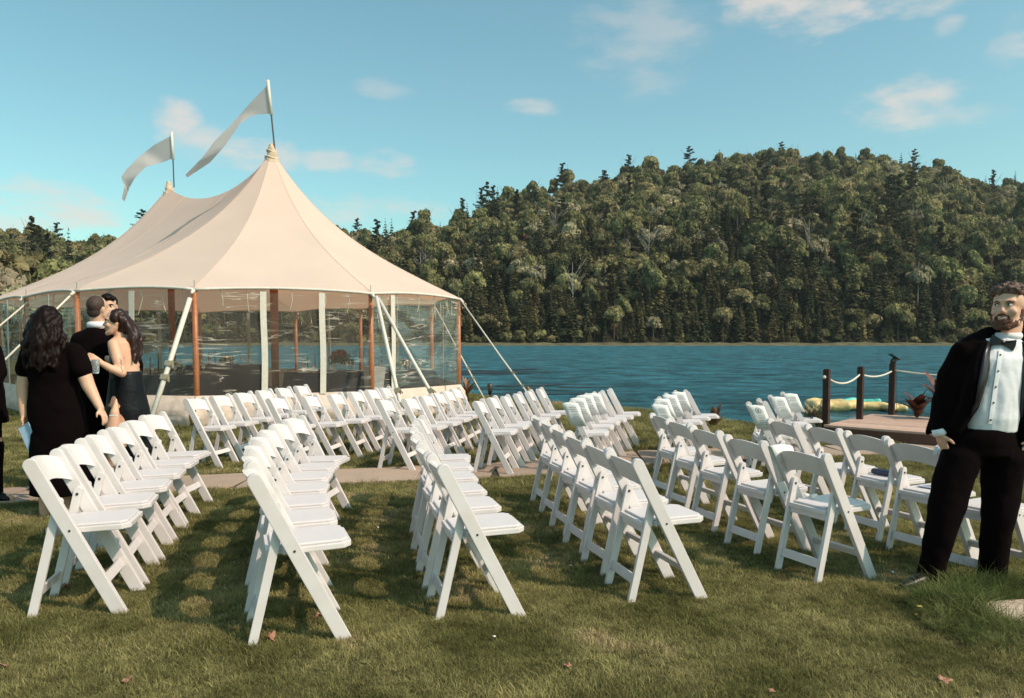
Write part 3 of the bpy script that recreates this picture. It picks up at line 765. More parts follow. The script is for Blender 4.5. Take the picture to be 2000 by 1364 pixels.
for (r_, i, wr) in (('e', 0, 0), ('e', 1, 0), ('e', 2, 0), ('e', 3, 0), ('f', 0, 0), ('f', 1, 0), ('f', 2, 0), ('f', 3, 0), ('g', 0, 1), ('g', 2, 0), ('g', 3, 0)):
    programme(CH[r_, i], 'printed sheet hung over the back of the %s chair in the %s' % (ORD[i], names[r_]), bool(wr))
programme(CH['E', 0], 'white sheet hanging from the far rail of the nearest fifth row chair', False, 1)

def on_seat(ch, x, y, z=.4595): return ch.matrix_world @ Vector((x, y, z + x * .045))
# things left on seats
M_case = mat('slate_blue_case', (.035, .045, .085), rough=.55)
c_ = CH['F', 2]; g = MB(); a, b = on_seat(c_, -.02, .10, .486), on_seat(c_, .02, -.08, .486); g.capsule(a, .024, b, .026, 12)
case = g.build('glasses_case', M_case, smooth=True); tag(case, 'dark blue rolled spectacle case lying on a seat beside the tuxedo man', 'case')
M_lens = mat('dark_lens', (.01, .01, .012), rough=.1, spec=.7)
c_ = CH['g', 3]
sg = empty('sunglasses', on_seat(c_, .08, 0, .46), 'dark sunglasses lying folded on the seat nearest the dock', 'sunglasses')
for s in (-1, 1):
    g = MB(); g.ball(on_seat(c_, .13, s * .035, .475), (.008, .028, .020)); put(sg, g.build('lens', M_lens, smooth=True))
    g = MB(); g.tube([on_seat(c_, .13, s * .062, .480), on_seat(c_, .06, s * .062, .478), on_seat(c_, 0, s * .055, .466)], .003, 6); put(sg, g.build('temple', M_lens))
g = MB(); g.tube([on_seat(c_, .132, -.012, .48), on_seat(c_, .132, .012, .48)], .003, 6); put(sg, g.build('bridge', M_lens))
M_fan_ = mat('kraft_frame', (.30, .26, .22), rough=.7)
def booklet(ch, label, x=.05, y=0, rz=.3, m=None):
    g = MB(); rot = ch.matrix_world.to_3x3() @ Matrix.Rotation(rz, 3, 'Z'); g.box(on_seat(ch, x, y, .4655), (.15, .21, .006), rot)
    o = g.build('booklet', m or M_paper, bevel=.001)
    q = on_seat(ch, x, y, .4698)
    g = MB(); g.box(q, (.10, .15, .0012), rot); put(o, g.build('cover_print', M_fan_)); tag(o, label, 'booklet', 'booklets left on seats'); return o
booklet(CH['f', 1], 'white booklet with a tan print on the second seat of the sixth far row')
booklet(CH['f', 0], 'white booklet with a tan print on the nearest seat of the sixth far row', rz=-.2)
booklet(CH['g', 0], 'white booklet with a tan print on the nearest seat of the row by the dock')
booklet(CH['g', 1], 'white booklet with a tan print on the second seat of the row by the dock', rz=.6)
booklet(CH['F', 1], 'pale blue booklet on a seat just left of the tuxedo man', rz=.1, m=mat('blue_paper', (.45, .50, .66), rough=.7))
# crumpled paper tissue on the nearest seat of the fifth row
g = MB(); q = on_seat(CH['E', 0], -.02, .09, .474)
for k in range(5): g.ball(q + Vector((rnd.uniform(-.03, .03), rnd.uniform(-.02, .02), rnd.uniform(-.004, .01))), (rnd.uniform(.012, .022), .012, .012), 7, 5)
tag(remesh(g, 'paper_tissue', M_paper, .003, smooth=1), 'crumpled white tissue on the seat of the nearest chair in the fifth row', 'tissue')

# ------------------------------------------------------------------ sailcloth tent
P1 = Vector((-5.22, 16.9, 0)); P2 = Vector((-9.24, 20.9, 0))
AX = (P2 - P1).normalized(); NX = Vector((-AX.y, AX.x, 0)) * -1
if NX.y < 0: NX = -NX
LEN = (P2 - P1).length
GZ = -.165; EAVE = 2.165; TOP = 5.42
poles2 = [(-.52, 4.06), (-3.57, 2.3), (-3.94, -.16), (-2.84, -2.96), (-.88, -4.2), (2.04, -4.3), (4.65, -4.25), (6.55, -4.2), (8.51, -2.96), (9.61, -.16), (9.24, 2.3), (6.19, 4.06), (2.83, 4.2)]
def W(s, t, z=0): return P1 + AX * s + NX * t + Vector((0, 0, z))
tent = empty('sailcloth_tent', (P1.x, P1.y, GZ), 'cream two peaked sailcloth tent with clear plastic walls on the lawn by the lake', 'tent')
for i, (s, t) in enumerate(poles2):
    nxt = poles2[(i + 1) % len(poles2)]
    # roof panel between this pole and the next
    a, b = Vector((s, t, 0)), Vector((nxt[0], nxt[1], 0)); nseg = 14; U = 22; P = []
    mid = (a + b) / 2; inn = (Vector((max(0, min(LEN, mid.x)), 0, 0)) - mid).normalized()
    for k in range(nseg + 1):
        q = k / nseg; e = a.lerp(b, q); bow = 4 * q * (1 - q)
        e = e + inn * .07 * bow
        sc = max(0, min(LEN, e.x)); qq = sc / LEN; m4 = 4 * qq * (1 - qq)
        ctr = Vector((sc, 0, 0)); Rz = TOP - .62 * (m4 ** .8)
        ze = EAVE + .06 * bow; row = []
        for j in range(U + 1):
            u = j / U; u = u ** 1.25
            c = e; pt_ = ctr.lerp(e, u)
            if m4 < .02 and u < .03: pt_ = ctr.lerp(e, .012)
            cusp = .62 * (1 - u) + .38 * (1 - u) ** 3.6; flat = .55 * (1 - u) + .45 * (1 - u) ** 2.6
            f_ = cusp * (1 - m4) + flat * m4
            z = ze + (Rz - ze) * f_ - .075 * bow * math.sin(math.pi * u) * u * (1 - .6 * m4)
            z += .006 * noise.noise(Vector((pt_.x * 1.1, pt_.y * 1.1, i)))
            row.append(W(pt_.x, pt_.y, z))
        P.append(row)
    g = MB(); g.grid(P); o = g.build('roof_panel', M_sail, smooth=True, recalc=False); put(tent, o)
    # seam piping over the pole ray and hem along the eave
    g = MB(); g.tube([p + Vector((0, 0, .004)) for p in P[0]], .0035, 5); put(tent, g.build('roof_seam', M_sail, smooth=True))
    g = MB(); g.tube([r_[-1] - Vector((0, 0, .012)) for r_ in P], .024, 8); put(tent, g.build('eave_hem', M_strap, smooth=True))
    # scalloped canvas underside band hanging inside the eave
    # side pole
    pb, pt2 = W(s, t, GZ), W(s, t, EAVE - .02)
    n2 = Vector((s - max(0, min(LEN, s)), t, 0)).normalized(); outw = (AX * n2.x + NX * n2.y)
    pin = -outw * .05
    g = MB(); g.tube([pb + pin, pb + pin + Vector((0, 0, 1)), pt2 + pin], [.045, .052, .043], 12); put(tent, g.build('side_pole', M_wood_pole, smooth=True))
    g = MB(); g.tube([pt2 + pin, pt2 + pin + Vector((0, 0, .17))], .006, 6); put(tent, g.build('pole_pin', M_olive))
    g = MB(); g.capsule(pt2 + Vector((0, 0, -.01)), .036, pt2 + outw * .05 + Vector((0, 0, -.05)), .024, 10); put(tent, g.build('corner_patch', M_strap, smooth=True))
# centre masts, peak caps
for k, pk in enumerate((P1, P2)):
    g = MB(); g.tube([(pk.x, pk.y, GZ), (pk.x, pk.y, 2.6), (pk.x, pk.y, TOP - .05)], [.075, .09, .05], 14); put(tent, g.build('centre_mast', M_wood_pole, smooth=True))
    g = MB(); g.tube([(pk.x, pk.y, TOP - .36), (pk.x, pk.y, TOP - .22), (pk.x + .02, pk.y, TOP - .1), (pk.x, pk.y, TOP + .06), (pk.x, pk.y, TOP + .14)], [.20, .15, .11, .075, .03], 16)
    cp = remesh(g, 'peak_cap', M_cap, .018, smooth=1, disp=.018, dscale=10); put(tent, cp)
    g = MB()
    for z_, r_ in ((TOP - .17, .140), (TOP - .03, .10)):
        g.tube([(pk.x + r_ * math.cos(a_), pk.y + r_ * math.sin(a_), z_ + .03 * math.sin(a_ * 2 + k)) for a_ in np.linspace(0, 6.283, 17)], .013, 6, caps=False)
    put(tent, g.build('cap_tie', M_rope, smooth=True))

# clear plastic walls: real film with folds, milky where it is creased
def pvc_material():
    m = bpy.data.materials.new('clear_film'); m.use_nodes = True; n, l = m.node_tree.nodes, m.node_tree.links; n.clear()
    out = n.new('ShaderNodeOutputMaterial'); tr = n.new('ShaderNodeBsdfTransparent'); gl = n.new('ShaderNodeBsdfGlossy'); df = n.new('ShaderNodeBsdfDiffuse')
    tr.inputs[0].default_value = (.86, .86, .84, 1); gl.inputs['Roughness'].default_value = .10; gl.inputs[0].default_value = (.9, .9, .9, 1); df.inputs[0].default_value = (.74, .66, .56, 1)
    uv = n.new('ShaderNodeUVMap')
    mp = n.new('ShaderNodeMapping'); mp.inputs['Rotation'].default_value = (0, 0, R(-46)); mp.inputs['Scale'].default_value = (.38, 4.2, 1); l.new(uv.outputs[0], mp.inputs[0])
    a = n.new('ShaderNodeTexNoise'); a.inputs['Scale'].default_value = 1.5; a.inputs['Detail'].default_value = 3; a.inputs['Roughness'].default_value = .6; a.inputs['Distortion'].default_value = .5; l.new(mp.outputs[0], a.inputs['Vector'])
    bp = n.new('ShaderNodeBump'); bp.inputs['Strength'].default_value = .35; bp.inputs['Distance'].default_value = .05; l.new(a.outputs[0], bp.inputs['Height']); l.new(bp.outputs[0], gl.inputs['Normal'])
    # creases: thin ridges of the same noise, only in patches
    r = n.new('ShaderNodeValToRGB'); e = r.color_ramp.elements; e[0].position = .515; e[0].color = (0, 0, 0, 1); e[1].position = .535; e[1].color = (1, 1, 1, 1)
    e2 = r.color_ramp.elements.new(.555); e2.color = (0, 0, 0, 1); l.new(a.outputs[0], r.inputs[0])
    b = n.new('ShaderNodeTexNoise'); b.inputs['Scale'].default_value = 1.6; b.inputs['Detail'].default_value = 2; l.new(uv.outputs[0], b.inputs['Vector'])
    r2 = n.new('ShaderNodeValToRGB'); r2.color_ramp.elements[0].position = .46; r2.color_ramp.elements[1].position = .62; l.new(b.outputs[0], r2.inputs[0])
    mu = n.new('ShaderNodeMath'); mu.operation = 'MULTIPLY'; l.new(r.outputs[0], mu.inputs[0]); l.new(r2.outputs[0], mu.inputs[1])
    ad = n.new('ShaderNodeMath'); ad.operation = 'MULTIPLY_ADD'; ad.inputs[1].default_value = .70; ad.inputs[2].default_value = .06; l.new(mu.outputs[0], ad.inputs[0])
    lw = n.new('ShaderNodeFresnel'); lw.inputs[0].default_value = 1.45
    m1 = n.new('ShaderNodeMixShader'); lf = n.new('ShaderNodeMath'); lf.operation = 'MULTIPLY'; lf.inputs[1].default_value = .14; l.new(lw.outputs[0], lf.inputs[0]); l.new(lf.outputs[0], m1.inputs[0]); l.new(tr.outputs[0], m1.inputs[1]); l.new(gl.outputs[0], m1.inputs[2])
    m2 = n.new('ShaderNodeMixShader'); l.new(ad.outputs[0], m2.inputs[0]); l.new(m1.outputs[0], m2.inputs[1]); l.new(df.outputs[0], m2.inputs[2])
    l.new(m2.outputs[0], out.inputs[0]); return m
M_pvc = pvc_material()
SK = .36
for i, (s, t) in enumerate(poles2):
    nxt = poles2[(i + 1) % len(poles2)]
    a, b = W(s, t), W(*nxt); dr = (b - a); L = dr.length; dr.normalize(); nrm = Vector((dr.y, -dr.x, 0))
    if (a + b - P1 - P2).dot(nrm) < 0: nrm = -nrm
    a = a - nrm * .0; nu, nv = max(10, int(L / .07)), 24
    P = []; seed = i * 7.3
    for j in range(nv + 1):
        v = j / nv; row = []
        for k in range(nu + 1):
            q = k / nu; x_ = q * L; z_ = SK - .03 + (EAVE - .01 - SK) * v
            # folds fan from the top of each pole
            w1 = math.hypot(x_, (EAVE - z_)) ; an = math.atan2(EAVE - z_, x_ + .01); an2 = math.atan2(EAVE - z_, L - x_ + .01)
            am = .020 * math.sin(math.pi * q) * math.sin(math.pi * min(1, v + .06))
            dsp = am * (math.sin(an * 17 + seed) * math.exp(-w1 * .6) + math.sin(an2 * 15 + seed * 2) * math.exp(-math.hypot(L - x_, EAVE - z_) * .6)) * 1.6 + .015 * noise.noise(Vector((x_ * 1.4, z_ * 2.4 + x_ * .8, seed)))
            row.append(a + dr * x_ + nrm * (dsp - .01) + Vector((0, 0, z_)))
        P.append(row)
    g = MB(); g.grid(P); o = g.build('clear_wall', M_pvc, smooth=True, recalc=False)
    uvl = o.data.uv_layers.new(name='uv'); sgn = 1 if i % 2 else -1
    for li, lp in enumerate(o.data.loops):
        vi = lp.vertex_index; r_, c_ = divmod(vi, nu + 1); uvl.data[li].uv = (sgn * c_ / nu * L + i * 9, r_ / nv * 1.8)
    put(tent, o)
    # joint strips of white webbing on the wall
    cuts = {2: (.30, .63), 0: (.35,), 1: (.8,), 3: (.5,), 4: (.45,), 5: (.5,), 12: (.5,), 11: (.5,), 6: (.5,), 7: (.5,), 8: (.5,), 9: (.5,), 10: (.5,)}[i]
    for c2 in cuts:
        g = MB(); x0 = c2 * L; wd = .052; P = []
        for j in range(13):
            z_ = SK + (EAVE - .02 - SK) * j / 12; wob = .007 * math.sin(j * .6 + i); P.append([a + dr * (x0 + wob - wd) + nrm * .028 + Vector((0, 0, z_)), a + dr * (x0 + wob + wd) + nrm * .028 + Vector((0, 0, z_))])
        g.grid(P); o = g.build('webbing_strip', M_strap, recalc=False); md = o.modifiers.new('t', 'SOLIDIFY'); md.thickness = .006; put(tent, o)
    # canvas skirt lying out on the grass
    P = []
    for j in range(9):
        v = j / 8; row = []
        for k in range(nu * 2 + 1):
            q = k / (nu * 2); x_ = q * L
            bul = .10 * math.sin(math.pi * min(1, (1 - v) * .9)) + (1 - v) * .12
            wr = .028 * noise.noise(Vector((x_ * 3.2, v * 7, seed))) + .016 * noise.noise(Vector((x_ * 9, v * 16, seed)))
            p0 = a + dr * x_ + nrm * (bul + wr * (1.6 if 0 < j < 8 else .3) + .0); gz_ = ground_z(p0.x, p0.y) + .006
            p0.z = gz_ + (SK + .02 - gz_) * v; row.append(p0)
        P.append(row)
    g = MB(); g.grid(P); put(tent, g.build('wall_skirt', M_skirt, smooth=True, recalc=False))
    # short tie cords hanging from the eave
    for c2 in (.12, .28, .47, .71, .86):
        g = MB(); q = a + dr * (L * c2) - nrm * .10; z0 = EAVE + .02
        g.tube([q + Vector((0, 0, z0)), q + dr * rnd.uniform(-.05, .05) + Vector((0, 0, z0 - .16)), q + dr * rnd.uniform(-.08, .08) + Vector((0, 0, z0 - rnd.uniform(.28, .45)))], .008, 5); put(tent, g.build('tie_cord', M_rope))

# guy straps
def guy(p0, p1, r, m, label_part='guy_strap', ratchet=.78, small=False):
    p0, p1 = Vector(p0), Vector(p1)
    sag = Vector((0, 0, -.02)); g = MB(); g.tube([p0, p0.lerp(p1, .5) + sag, p1], r, 8); put(tent, g.build(label_part, m, smooth=True))
    if ratchet:
        for q in (ratchet, ratchet + .10):
            c = p0.lerp(p1, q); d = (p1 - p0).normalized(); e = d.cross(Vector((0, 1, 0))).normalized(); g = MB()
            rot = Matrix((d, e, d.cross(e))).transposed()
            g.box(c, (.09 if not small else .06, r * 2.6, r * 2.4), rot); g.box(c + e * r * 1.6, (.13, r * .6, r * 1.3), rot @ Matrix.Rotation(.3, 3, 'Z'))
            put(tent, g.build('ratchet', M_olive, bevel=.004))
    g = MB(); g.tube([p1 + Vector((0, 0, .06)), p1 - Vector((0, 0, .15))], .014, 6); put(tent, g.build('ground_stake', M_olive))
def top_of(i): return W(*poles2[i], EAVE - .05)
guy(V(371, 583, 12.72), gpt(-5.62, 11.72), .040, M_strap, ratchet=.50)
guy(V(735, 580, 13.92), gpt(-1.66, 12.05), .034, M_strap, ratchet=.72)
guy(V(739, 583, 13.92), gpt(-.93, 12.2), .030, M_strap, ratchet=.72)
guy(V(901, 588, 15.95), gpt(.68, 13.2), .015, M_rope, 'guy_rope', ratchet=.62, small=True)
guy(V(850, 600, 19.3), gpt(-.60, 17.9), .016, M_rope, 'guy_rope', ratchet=.66, small=True)
guy(V(137, 578, 13.25), gpt(-9.3, 12.2), .016, M_rope, 'guy_rope', ratchet=.55, small=True)
guy(V(55, 590, 15.2), gpt(-11.6, 14.2), .016, M_rope, 'guy_rope', ratchet=.5, small=True)
for (px, py, d) in ((906, 597, 15.9),):
    g = MB(); q = V(px, py, d); g.tube([q + Vector((.05 * math.cos(a), 0, .05 * math.sin(a))) for a in np.linspace(0, 6.283, 13)], .010, 6, caps=False); put(tent, g.build('guy_ring', M_olive))

# pennant flags on the peaks
def flag(pk_d, pole, sleeve, up, lo, label):
    d = pk_d; base = V(*pole[0], d)
    root = empty('pennant_flag', base, label, 'flag', 'pennants on the tent peaks')
    g = MB(); g.tube([V(*pole[0], d), V(*sleeve[1], d)], .018, 8); put(root, g.build('pole_rod', mat('grey_rod', (.12, .10, .10), rough=.4, metal=.5)))
    g = MB(); g.tube([V(*sleeve[1], d), V(*sleeve[0], d)], .034, 10); put(root, g.build('pole_sleeve', M_strap, smooth=True))
    n = 46; P = []
    def ip(pl, t):
        ls = [0]
        for a, b in zip(pl, pl[1:]): ls.append(ls[-1] + math.hypot(b[0] - a[0], b[1] - a[1]))
        s = t * ls[-1]; return float(np.interp(s, ls, [p[0] for p in pl])), float(np.interp(s, ls, [p[1] for p in pl]))
    for i in range(n + 1):
        t = i / n; a, b = ip(up, t), ip(lo, t); row = []
        for j in range(9):
            v = j / 8; wv = .10 * math.sin(t * 6 + v * 1.6) * min(1, t * 3) + .012 * math.sin(t * 21 + v * 5) * min(1, t * 4)
            row.append(V(a[0] + (b[0] - a[0]) * v, a[1] + (b[1] - a[1]) * v, d + wv))
        P.append(row)
    g = MB(); g.grid(P); put(root, g.build('pennant', M_flag, smooth=True, recalc=False))
flag(16.9, [(537, 296), (530, 225)], [(523, 157), (530, 225)], [(524, 165), (490, 200), (452, 243), (420, 275), (395, 308), (362, 342)], [(530, 222), (500, 224), (487, 229), (468, 243), (440, 284), (410, 318), (366, 347)],
     'long white pennant streaming from the near right tent peak')
flag(20.9, [(340, 366), (338, 312)], [(335, 258), (338, 312)], [(333, 266), (300, 284), (270, 308), (247, 331), (237, 345), (243, 366), (238, 388)], [(337, 310), (316, 318), (285, 326), (264, 347), (250, 372), (252, 370), (243, 394)],
     'shorter white pennant with a tattered end on the far left tent peak')

# dining tables inside the tent
def leaf_ball(name, c, r, m, n=260, s=.022, sq=.8):
    q = npr.normal(size=(n, 3)); q /= np.linalg.norm(q, axis=1)[:, None]; q[:, 2] = np.abs(q[:, 2]) * 1.2 - .35
    P = np.array(c) + q * r * npr.uniform(.45, 1.1, n)[:, None] * np.array([1, 1, sq]); U, W_ = crown_quads(P, q, s)
    o = bpy.data.objects.new(name, quads_mesh(name, P, U, W_, m)); C.objects.link(o); return o
M_fl_w = mat('cream_petals', (.72, .66, .55), rough=.8); M_fl_r = mat('dark_red_petals', (.20, .03, .025), rough=.8); M_green = mat('bouquet_leaves', (.05, .07, .03), rough=.7)
M_glass = mat('glassware', (.8, .8, .8), rough=.05, spec=.8); M_glass.node_tree.nodes['Principled BSDF'].inputs['Transmission Weight'].default_value = .8
M_plate = mat('white_china', (.75, .73, .70), rough=.25)
def table(cx, cy, r, label, big_bouquet=False, hgt=.76):
    z0 = ground_z(cx, cy); t = empty('dining_table', (cx, cy, z0), label, 'table', 'round dining tables inside the tent')
    g = MB(); n = 64; rings = [(0, .0), (hgt * .0, .0)]
    P = []
    for k, (z_, rr, wv) in enumerate([(z0 + .02, r + .06, .05), (z0 + .25, r + .045, .045), (z0 + .5, r + .025, .03), (z0 + hgt - .06, r + .008, .008), (z0 + hgt, r, 0), (z0 + hgt + .002, r * .5, 0), (z0 + hgt + .002, .001, 0)]):
        P.append([(cx + (rr + wv * math.sin(a * 13 + 2 * math.sin(a * 3))) * math.cos(a), cy + (rr + wv * math.sin(a * 13 + 2 * math.sin(a * 3))) * math.sin(a), z_) for a in np.linspace(0, 2 * math.pi, n + 1)])
    g.grid(P); put(t, g.build('table_cloth', M_cloth_navy, smooth=True, recalc=False))
    zt = z0 + hgt + .004
    for k in range(8):
        a = k / 8 * 6.283 + .2; x, y = cx + math.cos(a) * r * .74, cy + math.sin(a) * r * .74
        g = MB(); g.tube([(x, y, zt), (x, y, zt + .012), (x, y, zt + .02)], [.10, .13, .135], 18); o = g.build('dinner_plate', M_plate, smooth=False); tag(o, 'white dinner plate set on the ' + label.split(' under')[0], 'plate', 'plates on the tent tables')
        x, y = cx + math.cos(a + .25) * r * .6, cy + math.sin(a + .25) * r * .6
        g = MB(); g.tube([(x, y, zt), (x, y, zt + .004), (x, y, zt + .01), (x, y, zt + .09), (x, y, zt + .12), (x, y, zt + .19)], [.035, .035, .005, .005, .035, .030], 10); o = g.build('wine_glass', M_glass, smooth=True); tag(o, 'clear wine glass on the ' + label.split(' under')[0], 'glass', 'glasses on the tent tables')
    lab = label.split(' under')[0]
    v = empty('flower_arrangement', (cx, cy, zt), ('tall dark red and green bouquet on the ' if big_bouquet else 'low cream and green flowers on the ') + lab, 'flowers', 'table flowers inside the tent')
    g = MB(); g.tube([(cx + (.12 if big_bouquet else 0), cy, zt), (cx + (.12 if big_bouquet else 0), cy, zt + .10)], [.06, .05], 12); put(v, g.build('vase', M_plate, smooth=True))
    if big_bouquet:
        put(v, leaf_ball('foliage', (cx + .28, cy, zt + .24), .27, M_green, 500), leaf_ball('blooms', (cx + .22, cy, zt + .34), .20, M_fl_r, 260, .028))
        put(v, leaf_ball('blooms', (cx + .38, cy - .08, zt + .18), .14, M_fl_w, 70, .022))
    else:
        put(v, leaf_ball('foliage', (cx, cy, zt + .10), .20, M_green, 260), leaf_ball('blooms', (cx + .03, cy, zt + .13), .19, M_fl_w, 90, .028))
    for k, (dx_, h_) in enumerate(((-.26, .42), (-.42, .34))):
        g = MB(); g.tube([(cx + dx_, cy - .1, zt), (cx + dx_, cy - .1, zt + .02), (cx + dx_, cy - .1, zt + .10)], [.04, .012, .012], 10); g.tube([(cx + dx_, cy - .1, zt + .10), (cx + dx_, cy - .1, zt + .1 + h_ * .7)], [.012, .008], 8)
        tag(g.build('taper_candle', M_satin, smooth=True), 'black taper candle, %s one on the %s' % ('taller' if k == 0 else 'shorter', lab), 'candle', 'black candles on the tent tables')
    return t
table(-3.95, 16.5, .92, 'middle navy clothed table under the tent in front of the mast', True)
table(-2.55, 17.6, .80, 'rightmost navy clothed table under the tent near the corner', False)
table(-6.75, 15.3, .92, 'left navy clothed table under the tent behind the couple', False)
table(-7.6, 20.4, 1.0, 'farthest navy clothed table under the tent at the back', False)
# pale draped stand beside the middle table
g = MB(); g.tube([(-2.85, 15.9, GZ), (-2.87, 15.9, GZ + .4), (-2.85, 15.9, GZ + .92)], [.16, .19, .24], 4)
tag(g.build('draped_stand', mat('grey_drape', (.42, .40, .40), rough=.8), bevel=.01), 'pale grey draped stand between the two right tables in the tent', 'stand')

# ------------------------------------------------------------------ dock
e1 = Vector((.74, -.672, 0)).normalized(); e2 = Vector((.672, .74, 0)).normalized(); D0 = Vector((4.86, 11.9, 0)); DZ = 0.0
dock = empty('wooden_dock', (D0.x, D0.y, DZ), 'red brown plank deck at the water edge behind the tuxedo man', 'dock')
nb = 17; wb = 2.36 / nb; LD = 5.5
for k in range(nb):
    g = MB(); c = D0 + e1 * (LD / 2) + e2 * (wb * (k + .5)) + Vector((0, 0, DZ - .016 + rnd.uniform(-.0015, .0015)))
    g.box(c, (LD + rnd.uniform(-.006, .006), wb - .008, .032), Matrix((e1, e2, Vector((0, 0, 1)))).transposed()); put(dock, g.build('plank', M_deck, bevel=.003))
rotd = Matrix((e1, e2, Vector((0, 0, 1)))).transposed()
for (c, sz) in ((D0 + e1 * LD / 2 - e2 * .002 + Vector((0, 0, DZ - .12)), (LD, .04, .17)), (D0 + e2 * 1.18 - e1 * .0 + Vector((0, 0, DZ - .12)), (.04, 2.36, .17)), (D0 + e2 * 2.36 + e1 * LD / 2 + Vector((0, 0, DZ - .12)), (LD, .04, .17))):
    g = MB(); g.box(c, sz, rotd); put(dock, g.build('fascia_board', M_fascia, bevel=.004))
for a_ in (.3, 2.2, 4.4):
    for b_ in (.25, 2.1):
        g = MB(); q = D0 + e1 * a_ + e2 * b_; g.tube([(q.x, q.y, -1.6), (q.x, q.y, DZ - .05)], .07, 10); put(dock, g.build('piling', M_fascia))
posts = []
for k, (px, py, d, ty) in enumerate(((1613, 824, 11.98, 723), (1679, 819, 12.72, 718), (1741, 811, 13.45, 711))):
    q = V(px, py, d); q = Vector((q.x, q.y, DZ)); zt = V(px, ty, d).z; posts.append((q, zt))
    lab = ['dark brown square post at the near left corner of the dock', 'dark brown square post in the middle of the dock edge', 'dark brown square post with a lamp on top at the far dock corner'][k]
    r_ = empty('rope_post', q, lab, 'post', 'posts along the dock edge')
    g = MB(); g.box((q.x, q.y, (zt - .6) / 2), (.092, .092, zt + .6), rotd); put(r_, g.build('post_shaft', M_post, bevel=.006))
    g = MB(); g.box((q.x, q.y, zt + .008), (.08, .08, .014), rotd); put(r_, g.build('post_cap', M_post, bevel=.004))
posts.append((posts[2][0] + e1 * 2.2, posts[2][1]))
q, zt = posts[3]; r_ = empty('rope_post', q, 'dark brown post of the dock hidden behind the tuxedo man', 'post', 'posts along the dock edge'); g = MB(); g.box((q.x, q.y, (zt - .6) / 2), (.092, .092, zt + .6), rotd); put(r_, g.build('post_shaft', M_post, bevel=.006))
for k in range(3):
    a, b = posts[k], posts[k + 1]; pa = Vector((a[0].x, a[0].y, a[1] - .11)); pb = Vector((b[0].x, b[0].y, b[1] - (.10 if k < 1 else .12 if k == 1 else .16)))
    sag = (.13, .07, .06)[k]; pts = [pa.lerp(pb, t) - Vector((0, 0, sag * 4 * t * (1 - t))) for t in np.linspace(0, 1, 15)]
    g = MB(); g.tube(pts, .014, 8); tag(g.build('mooring_rope', M_rope, smooth=True), ['white rope sagging between the first two dock posts', 'white rope between the middle post and the lamp post', 'white rope running from the lamp post behind the tuxedo man'][k], 'rope', 'white ropes between the dock posts')
g = MB(); g.ball(Vector((posts[0][0].x - .055, posts[0][0].y - .04, posts[0][1] - .11)), .028, 10, 7); tag(g.build('rope_knot', M_rope, smooth=True), 'white rope knot on the left side of the nearest dock post', 'knot')
# small solar lamp on the third post
q, zt = posts[2]; lamp = empty('solar_lamp', (q.x, q.y, zt), 'small black solar lamp with a tilted panel on top of the dock post', 'lamp')
g = MB(); g.tube([(q.x, q.y, zt + .014), (q.x + .01, q.y, zt + .06), (q.x + .035, q.y, zt + .10)], [.045, .05, .03], 12); put(lamp, g.build('lamp_body', M_bolt, smooth=True))
g = MB(); g.box((q.x + .02, q.y, zt + .125), (.20, .14, .012), Matrix.Rotation(R(32), 3, 'Y')); put(lamp, g.build('solar_panel', M_satin, bevel=.002))
g = MB(); g.box((q.x + .05, q.y - .02, zt + .075), (.05, .06, .04)); put(lamp, g.build('lamp_head', M_bolt, bevel=.004))
g = MB(); g.tube([(q.x + .07, q.y, zt - .1), (q.x + .085, q.y, zt - .5), (q.x + .08, q.y, .01)], .004, 5); put(lamp, g.build('lamp_cable', M_bolt))

# inflatables afloat behind the dock
M_inf_y = mat('yellow_vinyl', (.72, .52, .22), rough=.45, rgb2=(.66, .46, .2), scale=6); M_inf_t = mat('turquoise_vinyl', (.10, .52, .42), rough=.4)
def floaty(px0, px1, py0, py1, d, m, label, top=None):
    a, b = V(px0, (py0 + py1) / 2, d), V(px1, (py0 + py1) / 2, d); h = abs(V(px0, py0, d).z - V(px0, py1, d).z); z = WATER_Z + h * .45
    r_ = empty('inflatable_float', ((a.x + b.x) / 2, d, WATER_Z), label, 'inflatable', 'inflatables afloat beside the dock')
    g = MB(); n = 5; rr = h * .5
    pts = [(a.x + (b.x - a.x) * t, d + .25 * math.sin(t * 3), z + .03 * math.sin(t * 7)) for t in np.linspace(.06, .94, n)]
    g.chain(pts, [rr * q for q in (.85, 1.05, .9, 1.05, .8)], 12)
    pts2 = [(p[0], p[1] + .5, p[2]) for p in pts]; g.chain(pts2, [rr * .95] * 5, 12); g.capsule(pts[0], rr * .8, pts2[0], rr * .8); g.capsule(pts[-1], rr * .8, pts2[-1], rr * .8)
    put(r_, remesh(g, 'air_tube', m, .025, smooth=2, disp=.02, dscale=5))
    if top:
        g = MB(); g.chain([(p[0], p[1] + .22, p[2] + rr * .75) for p in pts], [rr * .55] * 5, 10); put(r_, remesh(g, 'top_tube', top, .025, smooth=2, disp=.02, dscale=6))
floaty(1592, 1662, 787, 811, 21.4, M_inf_y, 'soft yellow inflatable at the left beside the nearest dock post')
floaty(1654, 1730, 791, 811, 21.7, M_inf_y, 'yellow and turquoise inflatable between the dock posts', M_inf_t)
floaty(1742, 1772, 795, 811, 21.2, M_inf_y, 'small yellow inflatable to the right of the lamp post')

